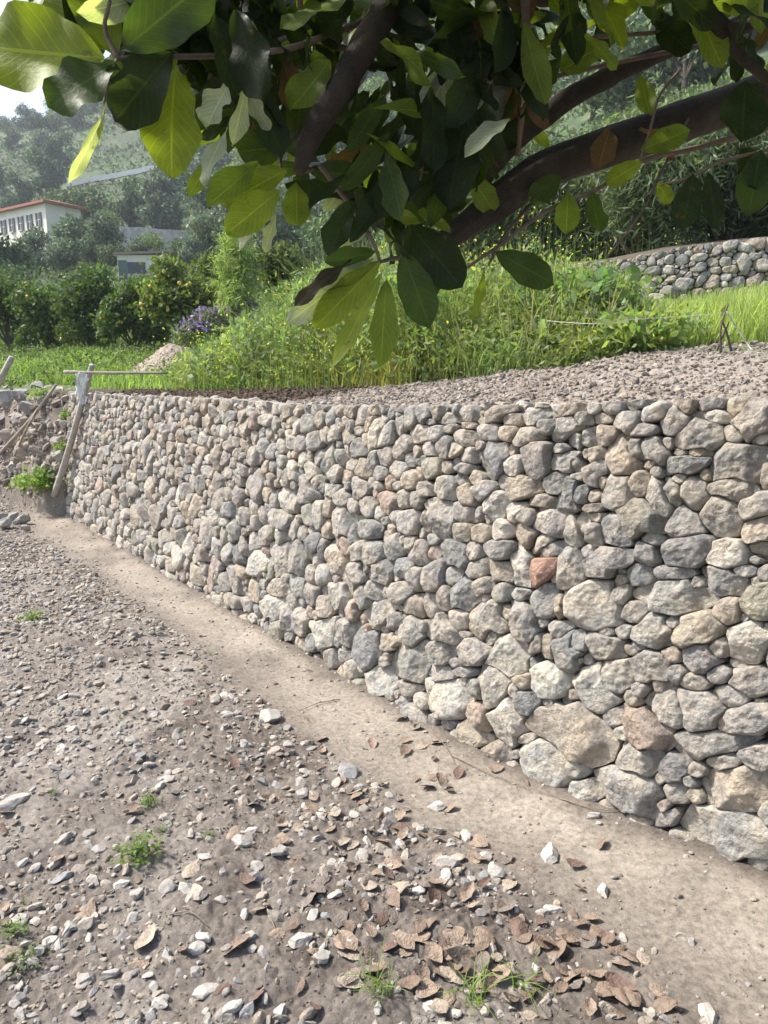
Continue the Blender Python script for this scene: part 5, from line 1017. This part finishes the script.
def bleaf(acc, b0, tip, wd, roll, col, q, curl=.2, na=13, nb=7, wave=1.0, shape=.85):
    b0 = np.array(b0, float); tip = np.array(tip, float); ax = tip - b0; L = np.linalg.norm(ax); ax /= L; view = np.array([0, -1, 0.0]); n = view - ax * (view @ ax); n /= np.linalg.norm(n) + 1e-9
    sd = np.cross(ax, n); n2_ = n * math.cos(roll) + sd * math.sin(roll); sd = np.cross(ax, n2_); t = np.linspace(0, 1, na); s_ = np.linspace(-1, 1, nb)
    w = np.sin(np.pi * t ** (shape * 1.5)) ** .56; w[0] = .03; w[-1] = 0.02; w *= np.where(t > .95, 1 - (t - .95) * 4, 1); w = w * (1 + .05 * np.sin(t * 19 + q.uniform(0, 6))) * wd / 2
    bend = curl * L * (t - t ** 2 * 1.0) ; pts = b0 + ax * (L * t)[:, None] + n2_ * bend[:, None]
    fold = q.uniform(.05, .4); z = fold * np.abs(s_)[None] * w[:, None] + wave * .09 * wd * np.sin(t[:, None] * q.uniform(9, 15) + np.sign(s_)[None] * 1.3 + q.uniform(0, 6)) * (np.abs(s_)[None] ** 2)
    V = pts[:, None] + sd * (w[:, None] * s_ * (1 - .12 * fold))[..., None] + n2_ * z[..., None]
    c = np.array(LC[col]) if isinstance(col, str) else np.array(col); aux = np.stack([t[:, None] + 0 * s_, .5 + .5 * s_ + 0 * t[:, None], 0 * t[:, None] + 0 * s_], -1).reshape(-1, 3)
    acc.add(V.reshape(-1, 3), grid_faces(na, nb), c * q.uniform(.85, 1.15), aux)
base_t = np.array([1.78, 1.15, -.2]); tree = empty('broad_leaved_tree', base_t); tag(tree, 'dark spreading tree with big glossy leaves hanging over the path at the top', 'tree')
m_bark, t_, b_ = newmat('smooth dark bark'); co = t_.nodes.new('ShaderNodeNewGeometry').outputs['Position']; rp = ramp(t_, tex(t_, 14, 8, .7, co).outputs[0], [(.3, (.028, .021, .015)), (.7, (.095, .068, .047))]); t_.links.new(rp.outputs[0], b_.inputs['Base Color']); b_.inputs['Roughness'].default_value = .85; bump(t_, b_, tex(t_, 38, 10, .75, co).outputs[0], .012)
m_tw, t_, b_ = newmat('young twig bark'); rp = ramp(t_, tex(t_, 30, 6, .7).outputs[0], [(.3, (.10, .075, .055)), (.7, (.22, .16, .12))]); t_.links.new(rp.outputs[0], b_.inputs['Base Color']); b_.inputs['Roughness'].default_value = .8
def branch(name, pts, rad, mat=m_bark, n=14, label=None):
    V, Fs = tube(np.array(pts) - base_t, rad, n, .13, 3); o = obj(name, mesh(V, Fs), mat, tree)
    if label: o['label'] = label
    return o
A_end = at(900, 55, 1.85)
branch('trunk', [[1.78, 1.15, -.25], [1.74, 1.2, .8], [1.66, 1.35, 1.7], [1.62, 1.5, 2.5], [1.5, 1.4, 3.2]], [.15, .12, .105, .085, .05], n=20)
branch('bough', [[1.66, 1.38, 1.85], A_end + [.12, -.05, .02], at(830, 72, 1.8), at(768, 92, 1.73), at(680, 122, 1.64), at(600, 150, 1.56), at(540, 172, 1.5), at(485, 212, 1.46), at(440, 244, 1.42), at(405, 262, 1.40)], [.07, .052, .044, .040, .038, .037, .035, .030, .019, .009], label='thick bare lower bough')
branch('branch', [at(500, 196, 1.50), at(480, 182, 1.47), at(520, 135, 1.5), at(575, 95, 1.56), at(640, 62, 1.62), at(690, 42, 1.68), at(768, 10, 1.75), at(860, -40, 1.8)], [.016, .020, .021, .020, .017, .014, .013, .012])
branch('branch', [at(430, -60, 1.5), at(392, 0, 1.34), at(362, 50, 1.27), at(335, 95, 1.22), at(310, 140, 1.19), at(299, 172, 1.17)], [.030, .024, .022, .020, .016, .008])
branch('branch', [at(620, -70, 1.7), at(560, -10, 1.6), at(470, -40, 1.55), at(430, -60, 1.5)], [.03, .028, .028, .03])
branch('branch', [A_end, at(760, -60, 1.75), at(620, -70, 1.7)], [.05, .04, .03])
branch('branch', [at(790, -20, 1.5), at(740, 30, 1.42), at(700, -5, 1.4), at(690, -20, 1.4)], [.012, .010, .008, .006])
branch('branch', [at(690, -10, 1.35), at(716, 25, 1.35), at(740, 55, 1.37), at(775, 85, 1.4)], [.011, .010, .009, .008])
tws = [([(768, 128, 1.5), (700, 147, 1.5), (640, 162, 1.48), (596, 190, 1.46), (545, 212, 1.44), (500, 245, 1.4), (466, 268, 1.38)], .0055), ([(688, 118, 1.6), (660, 175, 1.5), (640, 215, 1.45), (607, 257, 1.42)], .003), ([(525, -5, 1.3), (526, 60, 1.3), (522, 110, 1.32), (518, 155, 1.42)], .0075),
       ([(395, 10, 1.4), (340, 30, 1.3), (290, 48, 1.2), (235, 55, 1.15), (176, 57, 1.1), (118, 58, 1.05)], .0055), ([(300, 172, 1.28), (345, 166, 1.28), (400, 170, 1.32), (455, 176, 1.42)], .004), ([(360, 50, 1.38), (310, 40, 1.3), (300, 0, 1.25), (305, -30, 1.25)], .006), ([(335, 95, 1.33), (285, 150, 1.24), (282, 172, 1.2)], .004), ([(420, 262, 1.4), (398, 258, 1.3), (380, 262, 1.22)], .005),
       ([(320, 165, 1.25), (350, 205, 1.24), (372, 240, 1.22), (380, 262, 1.22)], .0045), ([(700, 46, 1.6), (620, 62, 1.5), (540, 80, 1.45), (500, 92, 1.45)], .005), ([(768, 20, 1.5), (660, 32, 1.45), (560, 40, 1.4), (500, 45, 1.38)], .0045), ([(600, 195, 1.46), (560, 197, 1.45), (530, 198, 1.44)], .0025), ([(530, 205, 1.5), (505, 235, 1.45), (490, 262, 1.42)], .004),
       ([(680, 70, 1.5), (660, 95, 1.46), (650, 130, 1.42), (640, 160, 1.4)], .003), ([(768, 150, 1.4), (720, 162, 1.38), (694, 176, 1.36), (660, 185, 1.36)], .003), ([(450, 90, 1.3), (430, 130, 1.25), (420, 180, 1.22)], .003), ([(118, 58, 1.05), (105, 30, 1.05), (110, 0, 1.05)], .004), ([(118, 58, 1.05), (108, 85, 1.05), (104, 108, 1.05)], .003)]
for L, rad in tws: branch('twig', [at(*p) for p in L], np.linspace(rad, rad * .55, len(L)), m_tw, 7)
# leaves that stand out, from stalk end to tip
PL = [((104, 58), (-22, 46), 78, 1.05, 'Y', .1), ((116, 64), (48, 108), 52, 1.05, 'g', .3), ((172, 52), (114, 122), 56, 1.05, 'd', -.2), ((176, 66), (172, 178), 57, 1.08, 'Y', .15), ((118, 55), (78, -22), 42, 1.08, 'y', .3), ((116, 52), (40, -20), 34, 1.1, 'Y', -.3), ((122, 50), (215, -28), 56, 1.02, 'g', .2),
      ((106, 108), (68, 184), 13, 1.05, 's', .9), ((106, 100), (100, 145), 12, 1.04, 'Y', .8), ((230, 82), (206, 128), 30, 1.1, 's', .4), ((228, 128), (202, 184), 20, 1.1, 's', .5), ((246, 84), (232, 146), 18, 1.1, 's', .8), ((248, 88), (270, 130), 18, 1.12, 's', .7), ((212, 158), (188, 196), 15, 1.12, 'y', .4),
      ((286, 170), (224, 206), 38, 1.15, 'Y', .1), ((280, 190), (226, 234), 34, 1.15, 'Y', -.1), ((258, 162), (207, 206), 30, 1.16, 'y', .2), ((290, 148), (238, 152), 36, 1.18, 'g', .1), ((296, 182), (297, 226), 28, 1.2, 'y', .0), ((352, 260), (294, 307), 18, 1.2, 'k', .6), ((380, 262), (314, 328), 32, 1.2, 'Y', .1), ((380, 262), (322, 290), 22, 1.21, 'y', .6), ((383, 270), (333, 367), 20, 1.19, 'Y', .5),
      ((386, 280), (380, 367), 28, 1.2, 'y', .3), ((374, 258), (286, 324), 26, 1.23, 's', .3), ((375, 252), (325, 262), 20, 1.24, 'g', .1), ((402, 250), (430, 328), 36, 1.24, 'g', .2), ((410, 225), (462, 288), 42, 1.26, 'd', .1), ((350, 242), (398, 178), 28, 1.22, 'd', .3), ((496, 252), (554, 284), 30, 1.38, 'g', .1), ((484, 268), (472, 320), 13, 1.38, 'y', .7), ((374, 212), (340, 248), 15, 1.22, 's', .7), ((352, 200), (328, 256), 28, 1.23, 'd', .3),
      ((694, 174), (682, 230), 27, 1.36, 'd', .1), ((708, 172), (717, 230), 19, 1.36, 'd', .4), ((746, 82), (742, 142), 46, 1.37, 'd', .1), ((760, 150), (748, 216), 32, 1.38, 'g', .2), ((568, 193), (566, 234), 24, 1.44, 'y', .1), ((592, 192), (600, 232), 22, 1.45, 'g', .3), ((658, 182), (670, 204), 15, 1.36, 'Y', .2), ((642, 162), (606, 184), 20, 1.4, 'Y', .2), ((622, 42), (588, 4), 24, 1.5, 'Y', .2), ((606, 44), (560, 72), 26, 1.45, 'y', .3),
      ((526, 60), (446, 10), 24, 1.28, 'b', .3), ((530, 20), (508, -30), 34, 1.3, 'b', .2), ((522, 92), (506, 122), 14, 1.3, 'b', .4), ((524, 95), (548, 128), 14, 1.3, 'b', .5), ((610, 128), (598, 168), 24, 1.44, 'b', .2), ((640, 128), (672, 160), 20, 1.5, 'b', .4), ((482, 40), (477, 108), 28, 1.27, 's', .3), ((452, 58), (424, 122), 32, 1.28, 's', .5), ((466, 112), (448, 210), 46, 1.27, 'd', .1), ((418, 165), (380, 218), 30, 1.22, 'd', .2),
      ((560, 60), (530, 90), 26, 1.42, 'g', .2), ((600, 20), (640, -10), 26, 1.5, 'Y', .1), ((575, 25), (550, -5), 26, 1.5, 'Y', .1), ((700, 30), (730, -10), 28, 1.5, 'Y', .2), ((640, 75), (650, 115), 18, 1.5, 'y', .3), ((480, 115), (520, 145), 30, 1.4, 'd', .2), ((655, 20), (690, 52), 30, 1.45, 'd', .1), ((560, 175), (530, 205), 24, 1.44, 'g', .2), ((470, 175), (494, 212), 24, 1.4, 'y', .1), ((236, 10), (262, 100), 44, 1.08, 'd', .5), ((215, 12), (236, 96), 34, 1.1, 'd', .7), ((330, 60), (290, 110), 34, 1.22, 'y', .2), ((305, 80), (296, 140), 24, 1.24, 'g', .2),
      ((268, 185), (240, 215), 22, 1.18, 'Y', .0), ((255, 210), (240, 250), 13, 1.2, 's', .4), ((276, 215), (265, 252), 13, 1.2, 's', .3), ((430, 300), (436, 262), 22, 1.3, 'g', .1), ((345, 130), (300, 150), 30, 1.3, 'd', .1), ((640, 150), (690, 130), 22, 1.5, 'y', .2), ((740, 150), (770, 190), 34, 1.4, 'd', .1)]
green = Acc(); dry = Acc(); q = np.random.RandomState(5)
for b0, tp, wpx, dep_, c, roll in PL:
    B = at(b0[0], b0[1], dep_ + q.uniform(-.01, .01)); T = at(tp[0], tp[1], dep_ + q.uniform(-.04, .04)); bleaf(dry if c in 'bk' else green, B - base_t, T - base_t, wpx / F * dep_ * 1.02, roll * q.choice([-1, 1]) if abs(roll) > .25 else roll, c, q, curl=q.uniform(-.12, .2), wave=1.0 if c in 'yYgd' else 1.8)
prof = lambda u: np.interp(u, [60, 100, 130, 160, 200, 230, 260, 290, 330, 370, 400, 440, 470, 500, 530, 600, 700, 800], [20, 48, 66, 88, 112, 148, 185, 205, 232, 262, 270, 262, 235, 180, 130, 75, 85, 110])
for i in range(1050):
    sparse = i >= 850; u = q.uniform(125, 535) if not sparse else q.uniform(530, 800)
    if not sparse and q.uniform() < .12: u = q.uniform(60, 150)
    vb_ = prof(u); dep_ = q.uniform(1.18, 1.75) if u > 150 else q.uniform(1.1, 1.3); L = q.uniform(.07, .15); Lp = L * F / dep_; a = q.normal(1.57, .75)
    v0 = q.uniform(-90, vb_ - 12 - Lp * .8 * max(math.sin(a), 0)) if vb_ > 20 else q.uniform(-90, 0)
    tp = (u + Lp * math.cos(a), min(v0 + Lp * math.sin(a), vb_)); B = at(u, v0, dep_); T = at(tp[0], tp[1], dep_ + q.uniform(-.07, .07))
    if sparse and q.uniform() < (.62 if v0 > -15 else 0.1): continue
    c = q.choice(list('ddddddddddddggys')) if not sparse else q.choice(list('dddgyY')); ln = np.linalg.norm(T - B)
    if ln < .05: continue
    mu, mv = (u + tp[0]) / 2, (v0 + tp[1]) / 2
    if 430 < mu and abs(mv - (np.interp(mu, [440, 485, 540, 600, 680, 768], [244, 212, 172, 150, 122, 92]))) < 34 and dep_ < 1.62 and q.uniform() < .85: continue
    if 285 < mu < 400 and abs(mu - np.interp(mv, [0, 50, 95, 140, 172], [392, 362, 335, 310, 299])) < 30 and 0 < mv < 180 and dep_ < 1.4: continue
    if 470 < mu < 700 and abs(mv - np.interp(mu, [480, 520, 575, 640, 690], [182, 135, 95, 62, 42])) < 20 and dep_ < 1.7 and q.uniform() < .7: continue
    if mv > vb_ - 60 and c in 'd' and q.uniform() < .22: c = q.choice(['y', 'g', 'g', 'Y'])  # paler leaves near the rim: lit edge painted into leaf colour
    if q.uniform() < .05: c = 'b'
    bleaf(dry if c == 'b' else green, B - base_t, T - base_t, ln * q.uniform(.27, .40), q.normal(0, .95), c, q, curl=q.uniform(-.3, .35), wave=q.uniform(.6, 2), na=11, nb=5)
for i in range(2600):                                             # unseen crown above and beside the view, put in to shade the leaves below
    d = q.normal(size=3); d /= np.linalg.norm(d); P = np.array([.72, .75, 2.95]) + d * np.array([1.65, 1.15, .62]) * q.uniform(.35, 1) ** .6
    uu, vv = proj(P) if P[1] > .3 else (0, -999)
    if vv > -60 or (P[1] <= .3 and P[2] < 2.3): continue
    T = P + np.array([q.normal(0, .06), q.normal(0, .06), -q.uniform(.06, .14)]); bleaf(green, P - base_t, T - base_t, q.uniform(.05, .065), q.normal(0, 1.2), 'dg'[q.randint(2)], q, na=6, nb=3)
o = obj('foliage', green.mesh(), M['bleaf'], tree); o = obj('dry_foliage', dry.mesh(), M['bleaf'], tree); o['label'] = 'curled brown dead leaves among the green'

# ------------------------------------------------------------------ air
zs = [o for o in (terr, hill)]; zmax = max((v.co.z for o in zs for v in o.data.vertices)); zmin = min((v.co.z for o in zs for v in o.data.vertices)); print('z range', zmin, zmax)
me = mesh(boxv((0, 430, (zmin - 1 + zmax + 14) / 2), (1860, 1020, zmax + 14 - zmin + 1)), [BOXF], None, False); hz = obj('haze', me); tag(hz, kind='stuff', label='thin pale bluish haze filling the air')
m = bpy.data.materials.new('air haze'); m.use_nodes = True; t = m.node_tree; t.nodes.remove(t.nodes['Principled BSDF']); pv = t.nodes.new('ShaderNodeVolumePrincipled'); pv.inputs['Color'].default_value = (.80, .88, 1, 1); pv.inputs['Density'].default_value = .00058; pv.inputs['Anisotropy'].default_value = .3
t.links.new(pv.outputs[0], t.nodes['Material Output'].inputs['Volume']); me.materials.append(m)
